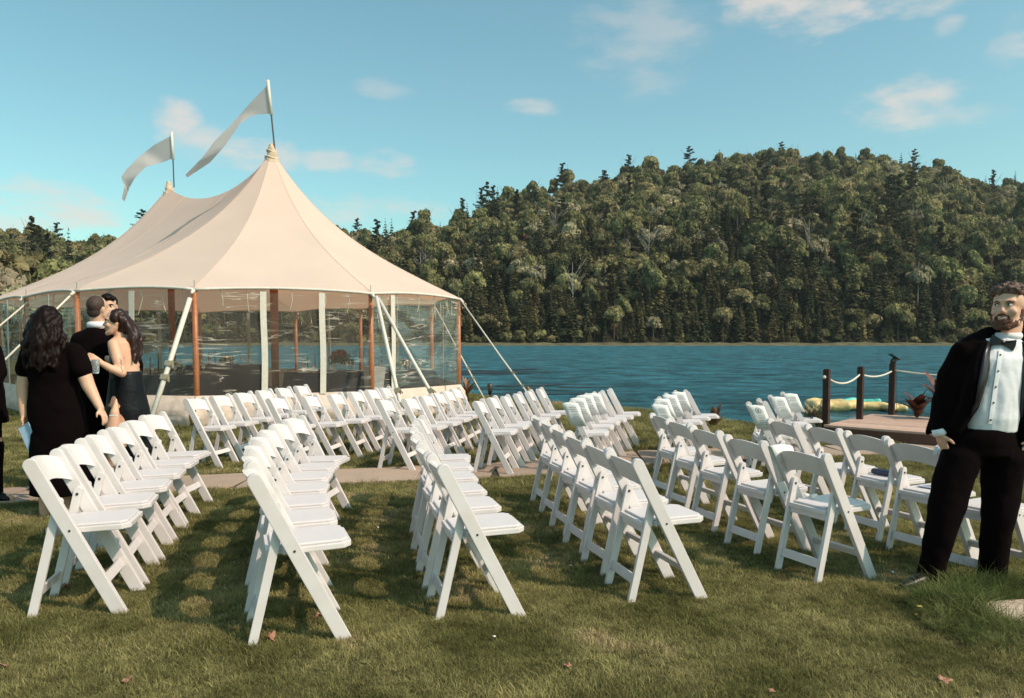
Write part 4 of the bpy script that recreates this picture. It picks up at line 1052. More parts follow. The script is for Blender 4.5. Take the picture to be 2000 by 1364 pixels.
# ------------------------------------------------------------------ garden plants
M_canna_r = mat('bronze_canna_leaf', (.16, .045, .025), rough=.5, rgb2=(.07, .022, .014), scale=14); M_canna_g = mat('tan_canna_leaf', (.30, .15, .08), rough=.55, rgb2=(.14, .085, .05), scale=18)
M_reed = mat('straw_leaf', (.34, .27, .16), rough=.7, rgb2=(.15, .14, .07), scale=14)
def leafy(name, base, n, L, wd, m, label, cat='plant', lean=.55, up=1.0):
    root = empty(name, base, label, cat)
    for k in range(n):
        a = rnd.uniform(0, 6.283); l_ = L * rnd.uniform(.6, 1.1); ln_ = lean * rnd.uniform(.3, 1.2); z0 = rnd.uniform(0, .45) * L
        g = MB(); P = []
        ns_ = 8
        for i in range(ns_ + 1):
            t = i / ns_; r_ = l_ * ln_ * t ** 1.5; z_ = z0 + l_ * up * (t - .35 * ln_ * t * t)
            w_ = wd * math.sin(math.pi * min(1, t * .93 + .05)) ** .8
            c = Vector((base[0] + math.cos(a) * r_, base[1] + math.sin(a) * r_, base[2] + z_)); s_ = Vector((-math.sin(a), math.cos(a), 0)) * w_
            P.append([c - s_, c + Vector((0, 0, -.25 * w_)), c + s_])
        g.grid(P); put(root, g.build('leaf', m, smooth=True, recalc=False))
    g = MB(); g.tube([base, Vector(base) + Vector((0, 0, L * .55))], [.016, .010], 6); put(root, g.build('stem', m))
    return root
q = V(1393, 815, 13.2); leafy('canna_plant', (q.x, 13.2, ground_z(q.x, 13.2) - .1), 20, .42, .055, M_canna_g, 'reddish tan leaved canna on the shore between two groups of chairs')
q = V(1788, 812, 13.0); leafy('canna_plant', (q.x, 12.95, .0), 18, .40, .075, M_canna_r, 'dark red canna on the dock left of the tuxedo man', lean=1.0)
q = V(1815, 812, 13.0); leafy('canna_plant', (q.x, 12.6, .0), 16, .62, .08, M_canna_r, 'taller dark red canna behind the arm of the tuxedo man', lean=.8)
for k, (px, d) in enumerate(((1584, 12.9), (1596, 13.1), (1606, 12.7))):
    q = V(px, 820, d); leafy('dried_plant', (q.x, d, -.20), 18, .36, .050, M_reed, ['straw coloured dry leaves at the far left of the nearest dock post', 'straw coloured dry leaves in the middle clump by the dock post', 'straw coloured dry leaves touching the nearest dock post'][k], lean=.5)
q = V(912, 790, 18.6); leafy('flowering_plant', (q.x, 18.6, ground_z(q.x, 18.6)), 14, .5, .04, M_canna_g, 'reddish leafy plant at the water edge by the tent corner', lean=.8)
q = V(1040, 790, 16.6); leafy('flowering_plant', (q.x, 16.6, ground_z(q.x, 16.6)), 12, .42, .04, M_canna_g, 'reddish leafy plant at the water edge behind the fourth far row', lean=.8)
q = gpt(V(957, 790, 16.8).x, 16.8); torch = empty('garden_torch', q, 'small dark garden torch standing at the water edge', 'torch')
g = MB(); g.tube([q, q + Vector((0, 0, .28))], .012, 6); put(torch, g.build('torch_stem', M_bolt)); g = MB(); g.tube([q + Vector((0, 0, .26)), q + Vector((0, 0, .34)), q + Vector((0, 0, .48)), q + Vector((0, 0, .52))], [.02, .055, .065, .03], 12); put(torch, g.build('torch_head', M_bolt, smooth=True))
# ------------------------------------------------------------------ grass
def grass_material(name, c1, c2, dry):
    m = bpy.data.materials.new(name); m.use_nodes = True; n, l = m.node_tree.nodes, m.node_tree.links; n.clear()
    out = n.new('ShaderNodeOutputMaterial'); d = n.new('ShaderNodeBsdfDiffuse'); t = n.new('ShaderNodeBsdfTranslucent'); mx = n.new('ShaderNodeMixShader')
    g = n.new('ShaderNodeNewGeometry')
    a = n.new('ShaderNodeTexNoise'); a.inputs['Scale'].default_value = 1.6; a.inputs['Detail'].default_value = 4; l.new(g.outputs['Position'], a.inputs['Vector'])
    r = n.new('ShaderNodeValToRGB'); e = r.color_ramp.elements; e[0].position = .36; e[0].color = (*c2, 1); e[1].position = .60; e[1].color = (*c1, 1)
    e3 = r.color_ramp.elements.new(.70); e3.color = (*dry, 1)
    l.new(a.outputs[0], r.inputs[0])
    oi = n.new('ShaderNodeObjectInfo'); hs = n.new('ShaderNodeHueSaturation'); mr = n.new('ShaderNodeMapRange'); mr.inputs[3].default_value = .45; mr.inputs[4].default_value = 1.55
    l.new(oi.outputs['Random'], mr.inputs[0]); l.new(mr.outputs[0], hs.inputs['Value']); l.new(r.outputs[0], hs.inputs['Color'])
    l.new(hs.outputs[0], d.inputs[0]); l.new(hs.outputs[0], t.inputs[0]); mx.inputs[0].default_value = .3
    l.new(d.outputs[0], mx.inputs[1]); l.new(t.outputs[0], mx.inputs[2]); l.new(mx.outputs[0], out.inputs[0]); return m
M_grass = grass_material('grass_blades', (.34, .30, .130), (.150, .148, .055), (.50, .39, .22))
M_long = grass_material('long_grass_blades', (.22, .225, .09), (.10, .13, .045), (.38, .34, .18))
def tuft_mesh(n, r, h, w, m, lean=.6, segs=2):
    vs, fs = [], []
    for k in range(n):
        a = npr.uniform(0, 6.283); rr = r * math.sqrt(npr.random()); b = npr.uniform(0, 6.283); hh = h * npr.uniform(.5, 1.15); ln_ = lean * npr.uniform(.1, 1.2) * hh; ww = w * npr.uniform(.6, 1.2)
        c = np.array([math.cos(a) * rr, math.sin(a) * rr, 0]); d = np.array([math.cos(b), math.sin(b), 0]); s = np.array([-math.sin(b + npr.normal() * .5), math.cos(b), 0]) * ww
        o = len(vs)
        for i in range(segs):
            t = i / segs; p = c + d * ln_ * t * t + np.array([0, 0, hh * t * (1 - .25 * t)]); q = 1 - .55 * t; vs += [tuple(p - s * q), tuple(p + s * q)]
        vs.append(tuple(c + d * ln_ + np.array([0, 0, hh * .75])))
        for i in range(segs - 1): fs.append((o + 2 * i, o + 2 * i + 1, o + 2 * i + 3, o + 2 * i + 2))
        fs.append((o + 2 * segs - 2, o + 2 * segs - 1, o + 2 * segs))
    me = bpy.data.meshes.new('tuft'); me.from_pydata(vs, [], fs); me.materials.append(m); return me
protos = [tuft_mesh(40, .055, .022 + .004 * k, .0015, M_grass, lean=1.1) for k in range(5)]
pts, sc_, rt, ix = [], [], [], []
def field(y0, y1, dens, s):
    n = int((y1 - y0) * (y0 + y1) / 2 * 1.42 * dens)
    for _ in range(n):
        y = math.sqrt(rnd.uniform(y0 * y0, y1 * y1)); x = rnd.uniform(-.71, .71) * y
        if on_path(x, y, -.01 if rnd.random() < .25 else .012): continue
        if y > shore(x) + .25: continue
        if y > 10.8 and (x - D0.x) * e2.x + (y - D0.y) * e2.y > 0 and (x - D0.x) * e1.x + (y - D0.y) * e1.y > 0: continue
        pts.append((x, y, ground_z(x, y))); k = s * rnd.uniform(.7, 1.25) * (1 + .35 * noise.noise(Vector((x * 2.2, y * 2.2, 1)))); sc_.append((k, k, k * rnd.uniform(.8, 1.2))); rt.append((rnd.uniform(-.25, .25), rnd.uniform(-.25, .25), rnd.uniform(0, 6.28))); ix.append(rnd.randrange(5))
field(2.6, 4.6, 1300, .85); field(4.6, 7, 800, 1.0); field(7, 10, 400, 1.25); field(10, 21, 120, 1.9)
instancer('lawn_grass', pts, rt, sc_, ix, protos, 'short mown olive green grass covering the lawn')
# long grass round the stone at the lower right
protos = [tuft_mesh(20, .05, h * 1.15, .0022, M_long, lean=1.15, segs=5) for h in (.13, .17, .22, .10)]
pts, sc_, rt, ix = [], [], [], []
for _ in range(2600):
    a = rnd.uniform(0, 6.283); x = rnd.gauss(2.55, .42); y = rnd.gauss(3.85, .36)
    ins = ((x - 3.07) / .62) ** 2 + ((y - 3.97) / .18) ** 2
    q = ((x - 2.75) / .62) ** 2 + ((y - 3.85) / .52) ** 2
    if ins < 1.1 or q > 1.15 or (x > 2.55 and y < 3.45) or (x > 2.5 and 3.5 < y < 3.86 and rnd.random() < .72): continue
    pts.append((x, y, ground_z(x, y) + .005)); k = rnd.uniform(.45, .95) * (1.1 - .35 * q) * (1.15 if 2.2 < x < 2.55 and y > 3.9 else .8); sc_.append((k, k, k)); rt.append((rnd.uniform(-.3, .3), rnd.uniform(-.35, .1), rnd.uniform(0, 6.28))); ix.append(rnd.randrange(4))
for _ in range(420):
    x = rnd.uniform(2.55, 3.3); y = rnd.gauss(4.42, .07); pts.append((x, y, ground_z(x, y))); k = rnd.uniform(.5, .8); sc_.append((k,) * 3); rt.append((rnd.uniform(-.3, .3),) * 2 + (rnd.uniform(0, 6.28),)); ix.append(rnd.randrange(4))
instancer('long_grass', pts, rt, sc_, ix, protos, 'unmown long grass around the pale stone at the lower right')
M_stone = mat('pale_stone', (.62, .48, .38), rough=.9, rgb2=(.48, .37, .29), scale=7, bump=.6, bscale=25)
g = MB(); out = []
for j in range(22):
    a = 2 * math.pi * j / 22; r_ = 1 + .10 * noise.noise(Vector((math.cos(a) * 2, math.sin(a) * 2, 4)))
    out.append((3.07 + .66 * r_ * math.copysign(abs(math.cos(a)) ** .8, math.cos(a)), 3.97 + .20 * r_ * math.sin(a)))
gz0 = ground_z(3, 4); vs = [(x, y, gz0 - .05) for x, y in out] + [(x, y, gz0 + .055) for x, y in out]; n = 22
g.add(vs, [tuple(range(n - 1, -1, -1)), tuple(range(n, 2 * n))] + [(i, (i + 1) % n, n + (i + 1) % n, n + i) for i in range(n)])
tag(g.build('stepping_stone', M_stone, bevel=.012), 'pale flat stone set in long grass at the lower right', 'stone')
# small yellow flowers
M_yel = mat('yellow_petals', (.75, .55, .16), rough=.7)
for k, (px, py) in enumerate(((1797, 1186), (1790, 1202), (1806, 1201))):
    q = V(px, py, 3.92); b = gpt(q.x + .02, q.y); r_ = empty('wild_flower', b, ['small yellow wild flower standing highest left of the long grass', 'small yellow wild flower on the left of three by the long grass', 'small yellow wild flower on the right of three by the long grass'][k], 'flower', 'yellow wild flowers by the long grass')
    g = MB(); g.tube([b, (b + q) / 2 + Vector((.01, 0, 0)), q], .0018, 5); put(r_, g.build('stem', M_long))
    g = MB()
    for j in range(11):
        a = 6.283 * j / 11; t = Vector((math.cos(a), math.sin(a), .25 + .2 * rnd.random())); s = Vector((-math.sin(a), math.cos(a), 0)) * .003
        g.add([q - s * .6, q + s * .6, q + t * .013 + s, q + t * .013 - s], [(0, 1, 2, 3)])
    put(r_, g.build('petals', M_yel, recalc=False)); g = MB(); g.ball(q + Vector((0, 0, .002)), .004, 8, 5); put(r_, g.build('flower_centre', M_yel, smooth=True))
# fallen leaves and scraps
M_dead = mat('dead_leaf', (.42, .22, .14), rough=.8, rgb2=(.26, .11, .07), scale=40)
def dead_leaf(px, py, s, label, m=None, lobes=5, curl=.4):
    r_ = None; x = None
    u = V(px, py, 4); d = 4.0
    for _ in range(30):
        q = V(px, py, d); d = d + (q.z - ground_z(q.x, q.y) - .022) * 1.6 * (d / 4)
    q = V(px, py, d); g = MB(); n = lobes * 4; P = [Vector((0, 0, .0))]
    rot = Matrix.Rotation(rnd.uniform(0, 6.28), 3, 'Z') @ Matrix.Rotation(rnd.uniform(-.6, .6), 3, 'X')
    ring = []
    for k in range(n):
        a = 2 * math.pi * k / n; rr = s * (.55 + .45 * abs(math.sin(a * lobes / 2))) * rnd.uniform(.85, 1.1)
        ring.append(Vector((math.cos(a) * rr, math.sin(a) * rr, curl * rr * (.4 + .6 * math.sin(a * 2 + px)))))
    mid = [v * .5 + Vector((0, 0, rnd.uniform(0, .3) * s)) for v in ring]
    vs = [rot @ p + q for p in P + mid + ring]
    fs = [(0, 1 + k, 1 + (k + 1) % n) for k in range(n)] + [(1 + k, 1 + n + k, 1 + n + (k + 1) % n, 1 + (k + 1) % n) for k in range(n)]
    g.add(vs, fs); o = g.build('fallen_leaf', m or M_dead, smooth=True, recalc=False); md = o.modifiers.new('t', 'SOLIDIFY'); md.thickness = .001
    tag(o, label, 'leaf' if m is None else 'paper scrap', 'fallen leaves on the lawn' if m is None else 'paper scraps on the lawn')
dead_leaf(527, 1248, .030, 'curled orange brown leaf in front of the nearest chair of the second row', curl=1.1)
dead_leaf(623, 1204, .026, 'pinkish dead leaf beside the front leg of the nearest second row chair', curl=.8)
dead_leaf(128, 1148, .030, 'dark red dead leaf under the leftmost chair row', curl=.8)
dead_leaf(250, 1328, .026, 'tan dead leaf at the lower left edge of the lawn')
dead_leaf(1108, 1300, .022, 'brown dead leaf low in the middle of the lawn')
dead_leaf(1845, 1328, .035, 'brown dead leaf in the lawn below the long grass')
dead_leaf(1508, 1350, .018, 'small tan leaf at the bottom edge of the lawn')
dead_leaf(1398, 1044, .020, 'small orange leaf behind the rear foot of a fourth row chair')
dead_leaf(5, 1300, .02, 'tan leaf at the far left edge of the lawn')
dead_leaf(1113, 1105, .017, 'white paper scrap in the shade left of the fourth row', M_paper)
dead_leaf(1743, 1117, .014, 'white paper scrap just left of the tuxedo man shoe', M_paper)
dead_leaf(738, 1030, .010, 'tiny white scrap between the second and third rows', M_paper)
dead_leaf(965, 1243, .010, 'tiny white scrap in front of the third row', M_paper)

# ------------------------------------------------------------------ people
VX = Vector((1, 0, 0))
def person(name_loc, label): return empty('person', name_loc, label, 'person')
def onto(obj, px, py):
    "point of a surface seen along a line from the camera"
    bpy.context.view_layer.update()
    o = Vector((0, 0, CAM_H)); d = (V(px, py, 5) - o).normalized(); mi = obj.matrix_world.inverted()
    ok, loc, nrm, _ = obj.ray_cast(mi @ o, (mi.to_3x3() @ d).normalized())
    return (obj.matrix_world @ loc, obj.matrix_world.to_3x3() @ nrm) if ok else (None, None)
def hand(g, wrist, fwd, palm, curl=.5, s=1.0, thumb=1):
    "palm block and five jointed fingers; fwd = pointing direction, palm = direction the palm faces"
    f = Vector(fwd).normalized(); p = (Vector(palm) - f * Vector(palm).dot(f)).normalized(); sd = f.cross(p) * thumb
    w = Vector(wrist)
    for t in (-.030, -.010, .010, .030): g.capsule(w + sd * t * .6 * s, .016 * s, w + f * .082 * s + sd * t * s, .0125 * s, 8)
    for k, (t, L) in enumerate(((-.034, .062), (-.012, .076), (.011, .082), (.033, .072))):
        a = w + f * .085 * s + sd * t * s; d = f.copy(); r = .0098 * s
        for seg, q in enumerate((.45, .32, .23)):
            ang = curl * (.55 + .5 * seg); d = (f * math.cos(ang) + p * math.sin(ang)).normalized()
            b = a + d * L * q * s; g.capsule(a, r, b, r * .9, 8); a = b; r *= .9
    a = w + sd * .028 * s + f * .02 * s; d = (f * .6 + sd * .7 + p * .35).normalized(); b = a + d * .042 * s; g.capsule(a, .014 * s, b, .0115 * s, 8); d2 = (f * .9 + sd * .15 + p * .4).normalized(); g.capsule(b, .0115 * s, b + d2 * .032 * s, .009 * s, 8)
def yawm(a): return Matrix.Rotation(a, 3, 'Z')
def head(g, c, yaw, tilt=0, s=1.0, male=True, smile=0):
    "c = centre of skull; face looks along -Y turned by yaw"
    Rm = yawm(yaw) @ Matrix.Rotation(tilt, 3, 'X'); c = Vector(c)
    def L(x, y, z): return c + Rm @ Vector((x, y, z)) * s
    g.ball(L(0, .012, .03), Vector((.076, .097, .092)) * s, 20, 14, Rm)
    g.ball(L(0, -.012, -.03), Vector((.066, .078, .082)) * s, 18, 12, Rm)
    jw = .050 if male else .042
    g.chain([L(-.056, .0, -.045), L(-jw, -.035, -.088), L(-.016, -.070, -.108), L(.016, -.070, -.108), L(jw, -.035, -.088), L(.056, .0, -.045)], [.024 * s, .024 * s, .020 * s, .020 * s, .024 * s, .024 * s], 10)
    g.ball(L(0, -.045, -.07), Vector((.036, .036, .03)) * s, 12, 8, Rm)
    g.capsule(L(0, -.084, .008), .0085 * s, L(0, -.104, -.030), .0125 * s, 10); g.capsule(L(-.010, -.093, -.033), .0075 * s, L(.010, -.093, -.033), .0075 * s, 8)
    g.chain([L(-.046, -.072, .026), L(-.020, -.085, .026), L(0, -.084, .020), L(.020, -.085, .026), L(.046, -.072, .026)], [.010 * s] * 5, 8)
    for k in (-1, 1): g.ball(L(k * .042, -.066, -.030), Vector((.022, .018, .020)) * s, 10, 8, Rm); g.ball(L(k * .076, .012, -.006), Vector((.010, .019, .031)) * s, 10, 8, Rm)
    g.capsule(L(-.020, -.084, -.055), .0075 * s, L(.020, -.084, -.055), .0075 * s, 8); g.capsule(L(-.016, -.084, -.069), .008 * s, L(.016, -.084, -.069), .008 * s, 8)
    return L
def face_parts(root, L, s, smile=False, brow=M_hair):
    for k in (-1, 1):
        g = MB(); g.ball(L(k * .031, -.0785, .006), Vector((.013, .010, .0085)) * s, 12, 8); put(root, g.build('eye', M_eyewhite, smooth=True))
        g = MB(); g.ball(L(k * .031 - .004, -.0865, .006), Vector((.0062, .0045, .0062)) * s, 10, 6); put(root, g.build('iris', M_eye, smooth=True))
        g = MB(); g.tube([L(k * .014, -.090, .020), L(k * .032, -.089, .026), L(k * .048, -.076, .020)], [.0038 * s, .0045 * s, .0025 * s], 6); put(root, g.build('eyebrow', brow, smooth=True))
        g = MB(); g.tube([L(k * .018, -.0855, .010), L(k * .031, -.0885, .0155), L(k * .045, -.077, .009)], [.0018 * s, .0024 * s, .0016 * s], 6); put(root, g.build('upper_lash', M_eye, smooth=True))
    g = MB(); g.tube([L(-.026, -.083, -.056), L(0, -.0935, -.0625 if smile else -.058), L(.026, -.083, -.056)], [.002 * s, .0052 * s, .002 * s], 8); put(root, g.build('upper_lip', M_lip, smooth=True))
    g = MB(); g.tube([L(-.022, -.085, -.062), L(0, -.0935, -.074 if smile else -.068), L(.022, -.085, -.062)], [.002 * s, .0055 * s, .002 * s], 8); put(root, g.build('lower_lip', M_lip, smooth=True))
    if smile:
        g = MB(); g.tube([L(-.020, -.0865, -.060), L(0, -.0945, -.0675), L(.020, -.0865, -.060)], [.0018 * s, .0045 * s, .0018 * s], 8); put(root, g.build('teeth', M_teeth, smooth=True))

# --- the man in the tuxedo, standing at the right
d = 4.5
base = gpt(V(1880, 1145, d).x, 4.5)
man = person(base, 'bearded curly haired man in black tuxedo and bow tie, hands in pockets, at the right')
def T(px, py, dy=0.0): return V(px, py, d + dy)
g = MB()
hc = T(1970, 601, -.02); L = head(g, hc, R(-50), R(-4), 1.07, True)
g.chain([T(1976, 632, .03), T(1968, 662, .02)], [.058, .064], 16)
# torso, legs, arms: one body
g.loft([(T(1922, 880).x, d + .02, T(1922, 880).z, .15, .10), (T(1932, 830).x, d + .01, T(1932, 830).z, .125, .085), (T(1938, 760).x, d + .015, T(1938, 760).z, .125, .085), (T(1950, 700).x, d + .02, T(1950, 700).z, .13, .08), (T(1958, 672).x, d + .03, T(1958, 672).z, .11, .06), (T(1966, 652).x, d + .02, T(1966, 652).z, .07, .055)])
sh1, el1, wr1 = T(1890, 690, .03), T(1838, 775, .10), T(1834, 846, .0)
sh2, el2, wr2 = T(2032, 684, .03), T(2070, 775, .10), T(2010, 862, -.02)
g.chain([sh1, el1, wr1], [.042, .038, .026]); g.chain([sh2, el2, wr2], [.042, .038, .026]); g.chain([sh1, T(1960, 684, .04), sh2], [.042, .055, .042])
hand(g, wr1, (T(1852, 900, .02) - wr1), (1, .2, 0), .3, .95, 1); hand(g, wr2, (T(1985, 890, -.04) - wr2), (-1, .2, 0), .5, .95, -1)
hipL, knL, anL = T(1880, 885, .0), T(1842, 1015, -.03), T(1820, 1124, -.0)
hipR, knR, anR = T(1962, 885, .03), T(1950, 1010, .0), T(1938, 1128, .06)
g.chain([hipL, knL, anL], [.085, .055, .042]); g.chain([hipR, knR, anR], [.085, .055, .042])
g.capsule(anL, .035, T(1800, 1141, -.04), .018); g.capsule(anR, .035, T(1930, 1144, -.02), .018)
body = remesh(g, 'body', M_skin, .0075, man, smooth=2)
face_parts(man, L, 1.07, True, M_beard)
# beard: follows jaw, cheeks and upper lip
g = MB()
g.chain([L(-.070, -.008, -.020), L(-.064, -.020, -.062), L(-.048, -.046, -.094), L(-.020, -.078, -.112), L(.020, -.078, -.112), L(.048, -.046, -.094), L(.064, -.020, -.062), L(.070, -.008, -.020)], [.010, .017, .021, .021, .021, .021, .017, .010], 10)
g.chain([L(-.036, -.074, -.078), L(-.012, -.088, -.090), L(.012, -.088, -.090), L(.036, -.074, -.078)], [.013, .013, .013, .013], 8)
g.chain([L(-.034, -.078, -.062), L(-.018, -.0895, -.0475), L(0, -.092, -.046), L(.018, -.0895, -.0475), L(.034, -.078, -.062)], [.0065, .0065, .006, .0065, .0065], 8)
remesh(g, 'beard', M_beard, .0045, man, smooth=1, disp=.004, dscale=90)
# curls
g = MB(); g.ball(L(0, .030, .062), Vector((.080, .088, .066)), 18, 12)
for k in range(150):
    a = rnd.uniform(0, 6.283); e = rnd.uniform(.12, 1.45); r_ = rnd.uniform(.010, .019)
    v = Vector((math.cos(a) * math.cos(e) * .080, math.sin(a) * math.cos(e) * .094 + .022, math.sin(e) * .078 + .050))
    if v.y < -.045 and v.z < .070: continue
    g.ball(L(*v), r_, 8, 6)
for k in range(16):
    x = -.062 + .124 * k / 15; g.ball(L(x, -.072 + abs(x) * .35 + rnd.uniform(-.006, .006), .082 + rnd.uniform(-.010, .020)), rnd.uniform(.012, .018), 8, 6)
for s_ in (-1, 1): g.capsule(L(s_ * .074, .03, .050), .012, L(s_ * .072, .02, .004), .007, 8); g.ball(L(s_ * .060, .070, .0), (.022, .035, .045), 10, 8)
remesh(g, 'curly_hair', M_hair_man, .005, man, smooth=1, disp=.009, dscale=60)
# shirt
g = MB()
g.loft([(T(1932, 842).x, d - .005, T(1932, 842).z, .150, .118), (T(1932, 815).x, d - .012, T(1932, 815).z, .155, .126), (T(1938, 760).x, d - .008, T(1938, 760).z, .160, .122), (T(1950, 700).x, d, T(1950, 700).z, .168, .112), (T(1958, 672).x, d + .01, T(1958, 672).z, .135, .086), (T(1964, 661).x, d + .012, T(1964, 661).z, .078, .070), (T(1966, 657).x, d + .012, T(1966, 657).z, .060, .056)], n=32)
shirt = remesh(g, 'dress_shirt', M_shirt, .008, man, smooth=3, disp=.007, dscale=14, stretch=(1, 1, .5))
g = MB(); cc = T(1966, 656, .010)
g.tube([cc + Vector((math.cos(a) * .068, math.sin(a) * .064 - .002, .004 * math.sin(a))) for a in np.linspace(0, 6.283, 25)], .013, 8, caps=False, flat=1.6); put(man, g.build('collar', M_shirt, smooth=True))
for k in (-1, 1):
    g = MB(); q, _ = onto(shirt, 1952 + (9 if k > 0 else -14), 672)
    if q: g.add([q + Vector((0, -.012, .035)), q + Vector((k * .038, .0, .03)), q + Vector((k * .030, -.006, -.012))], [(0, 1, 2)]); o = g.build('collar_wing', M_shirt, recalc=False); md = o.modifiers.new('t', 'SOLIDIFY'); md.thickness = .003; put(man, o)
# placket and studs
P = []
for py in range(684, 840, 12):
    px = 1955 - (py - 684) * .145; q, nn = onto(shirt, px, py)
    if q: P.append([q + nn * .003 - VX * .013, q + nn * .0045, q + nn * .003 + VX * .013])
g = MB(); g.grid(P); put(man, g.build('shirt_placket', M_shirt, smooth=True, recalc=False))
for py in (694, 725, 756, 787, 820):
    q, nn = onto(shirt, 1955 - (py - 684) * .145, py)
    if q: g = MB(); g.ball(q + nn * .005, .0055, 8, 6); put(man, g.build('shirt_stud', M_bolt, smooth=True))
# bow tie
q, nn = onto(shirt, 1956, 671)
bt = (q if q else T(1956, 671, -.10)) + Vector((0, -.014, .004)); rx = yawm(R(-14)) @ Matrix.Rotation(R(14), 3, 'Y'); g = MB()
for k in (-1, 1):
    prof = [(0, .010), (.030, .020), (.064, .033), (.068, .0), (.064, -.033), (.030, -.020), (0, -.010)]
    vs = [bt + rx @ Vector((k * x, -.006 - .005 * math.sin(x * 60), z)) for x, z in prof] + [bt + rx @ Vector((k * x, .008, z)) for x, z in prof]; n = 7
    g.add(vs, [tuple(range(n)), tuple(range(2 * n - 1, n - 1, -1))] + [(i, (i + 1) % n, n + (i + 1) % n, n + i) for i in range(n)])
g.ball(bt, (.013, .013, .015), 10, 8); put(man, g.build('bow_tie', M_satin, bevel=.003))
# trousers
g = MB()
g.loft([(T(1920, 888).x, d + .01, T(1920, 888).z, .205, .125), (T(1921, 862).x, d + .005, T(1921, 862).z, .196, .130), (T(1924, 836).x, d, T(1924, 836).z, .168, .125)])
g.chain([T(1878, 893, .0), T(1858, 950, -.01), T(1838, 1035, -.03), T(1824, 1090, -.01), T(1818, 1126, .01)], [.112, .104, .086, .078, .078], 18)
g.chain([T(1962, 893, .02), T(1956, 950, .02), T(1949, 1020, .0), T(1939, 1085, .03), T(1936, 1134, .05)], [.118, .108, .090, .077, .076], 18)
remesh(g, 'trousers', M_black, .010, man, smooth=4, disp=.010, dscale=7)
# jacket, open in front
g = MB()
g.chain([T(1898, 682, .03), T(1884, 730, .03), T(1872, 790, .04), T(1862, 842, .04)], [.085, .092, .086, .080], 16)
g.chain([T(1922, 676, -.045), T(1914, 705, -.078), T(1906, 745, -.100), T(1894, 790, -.092), T(1868, 834, -.040)], [.036, .050, .056, .054, .046], 14)
g.chain([T(2022, 680, .05), T(2024, 740, .04), T(2020, 800, .04), T(2022, 850, .04)], [.085, .095, .092, .088], 16)
g.chain([T(2000, 676, -.045), T(2006, 705, -.075), T(2008, 745, -.090), T(2006, 800, -.085), T(2008, 858, -.05)], [.032, .044, .052, .054, .050], 14)
g.loft([(T(1945, 862).x, d + .10, T(1945, 862).z, .21, .06), (T(1945, 800).x, d + .10, T(1945, 800).z, .21, .07), (T(1952, 730).x, d + .10, T(1952, 730).z, .22, .075), (T(1960, 680).x, d + .085, T(1960, 680).z, .22, .075), (T(1968, 655).x, d + .08, T(1968, 655).z, .09, .045)])
g.chain([T(1892, 676, .02), T(1934, 655, .05), T(2000, 655, .05), T(2034, 676, .03)], [.062, .048, .048, .062], 14)
g.chain([T(1882, 686, .02), T(1856, 735, .06), T(1842, 785, .09), T(1834, 818, .05), T(1834, 836, .01)], [.070, .066, .060, .052, .046], 16)
g.chain([T(2038, 686, .03), T(2062, 740, .07), T(2072, 785, .09), T(2040, 835, .02), T(2022, 852, -.01)], [.074, .070, .064, .054, .048], 16)
g.chain([T(1834, 800, .08), T(1820, 832, .06), T(1812, 846, .05)], [.036, .028, .018], 12)
jacket = remesh(g, 'jacket', M_black, .010, man, smooth=5, disp=.009, dscale=7)
g = MB(); g.tube([T(1832, 838, -.0), T(1836, 850, -.005)], [.036, .038], 14); put(man, g.build('shirt_cuff', M_shirt, smooth=True))
# satin lapels lie on the jacket fronts
for nm, line in (('near', [(1936, 668, 10), (1932, 690, 15), (1928, 720, 17), (1922, 750, 15), (1911, 785, 9), (1895, 812, 4)]), ('far', [(1990, 668, 8), (1990, 690, 14), (1990, 730, 16), (1990, 775, 12), (1990, 815, 5)])):
    P = []
    for px, py, w_ in line:
        row = []
        for j in range(4):
            xx = px + (j / 3 - .5) * w_ * (1 if nm == 'far' else 1) - (w_ * .35 if nm == 'near' else -w_ * .6)
            q, nn = onto(jacket, xx, py)
            if q is None: q = T(xx, py, -.11)
            row.append(q + Vector((0, -.006, 0)))
        P.append(row)
    g = MB(); g.grid(P); o = g.build('lapel', M_satin, smooth=True, recalc=False); md = o.modifiers.new('t', 'SOLIDIFY'); md.thickness = .004; put(man, o)
def shoe(root, heel, toe, w=.045):
    h, t = Vector(heel), Vector(toe); f = (t - h).normalized(); g = MB()
    g.chain([h + Vector((0, 0, .045)), h.lerp(t, .35) + Vector((0, 0, .052)), h.lerp(t, .7) + Vector((0, 0, .036)), t + Vector((0, 0, .028))], [.040, .044, .042, .026], 14)
    g.capsule(h + Vector((0, 0, .07)), .040, h + f * .03 + Vector((0, 0, .10)), .04)
    put(root, remesh(g, 'dress_shoe', M_shoe, .006, smooth=3))
    s = Vector((-f.y, f.x, 0)); g = MB(); P = [h - f * .045, h - f * .03 + s * .04, h.lerp(t, .5) + s * .046, t + s * .036, t + f * .026, t - s * .036, h.lerp(t, .5) - s * .046, h - f * .03 - s * .04]
    n = 8; g.add([p + Vector((0, 0, -.004)) for p in P] + [p + Vector((0, 0, .014)) for p in P], [tuple(range(n - 1, -1, -1)), tuple(range(n, 2 * n))] + [(i, (i + 1) % n, n + (i + 1) % n, n + i) for i in range(n)]); put(root, g.build('shoe_sole', M_bolt))
a, b = T(1818, 1138, 0), T(1764, 1150, -.08); shoe(man, gpt(a.x, a.y), gpt(b.x, b.y))
a, b = T(1938, 1140, .06), T(1930, 1150, -.12); shoe(man, gpt(a.x, a.y), gpt(b.x, b.y))

# --- group of guests at the left
def hair_mass(name, root, strands, r0, m, voxel=.009, disp=.012, extra=None):
    g = MB()
    if extra: extra(g)
    for st in strands: g.chain(st, [r0 * (1 - .55 * i / (len(st) - 1)) for i in range(len(st))], 8)
    return remesh(g, name, m, voxel, root, smooth=1, disp=disp, dscale=22, stretch=(1.3, 1.3, .45))
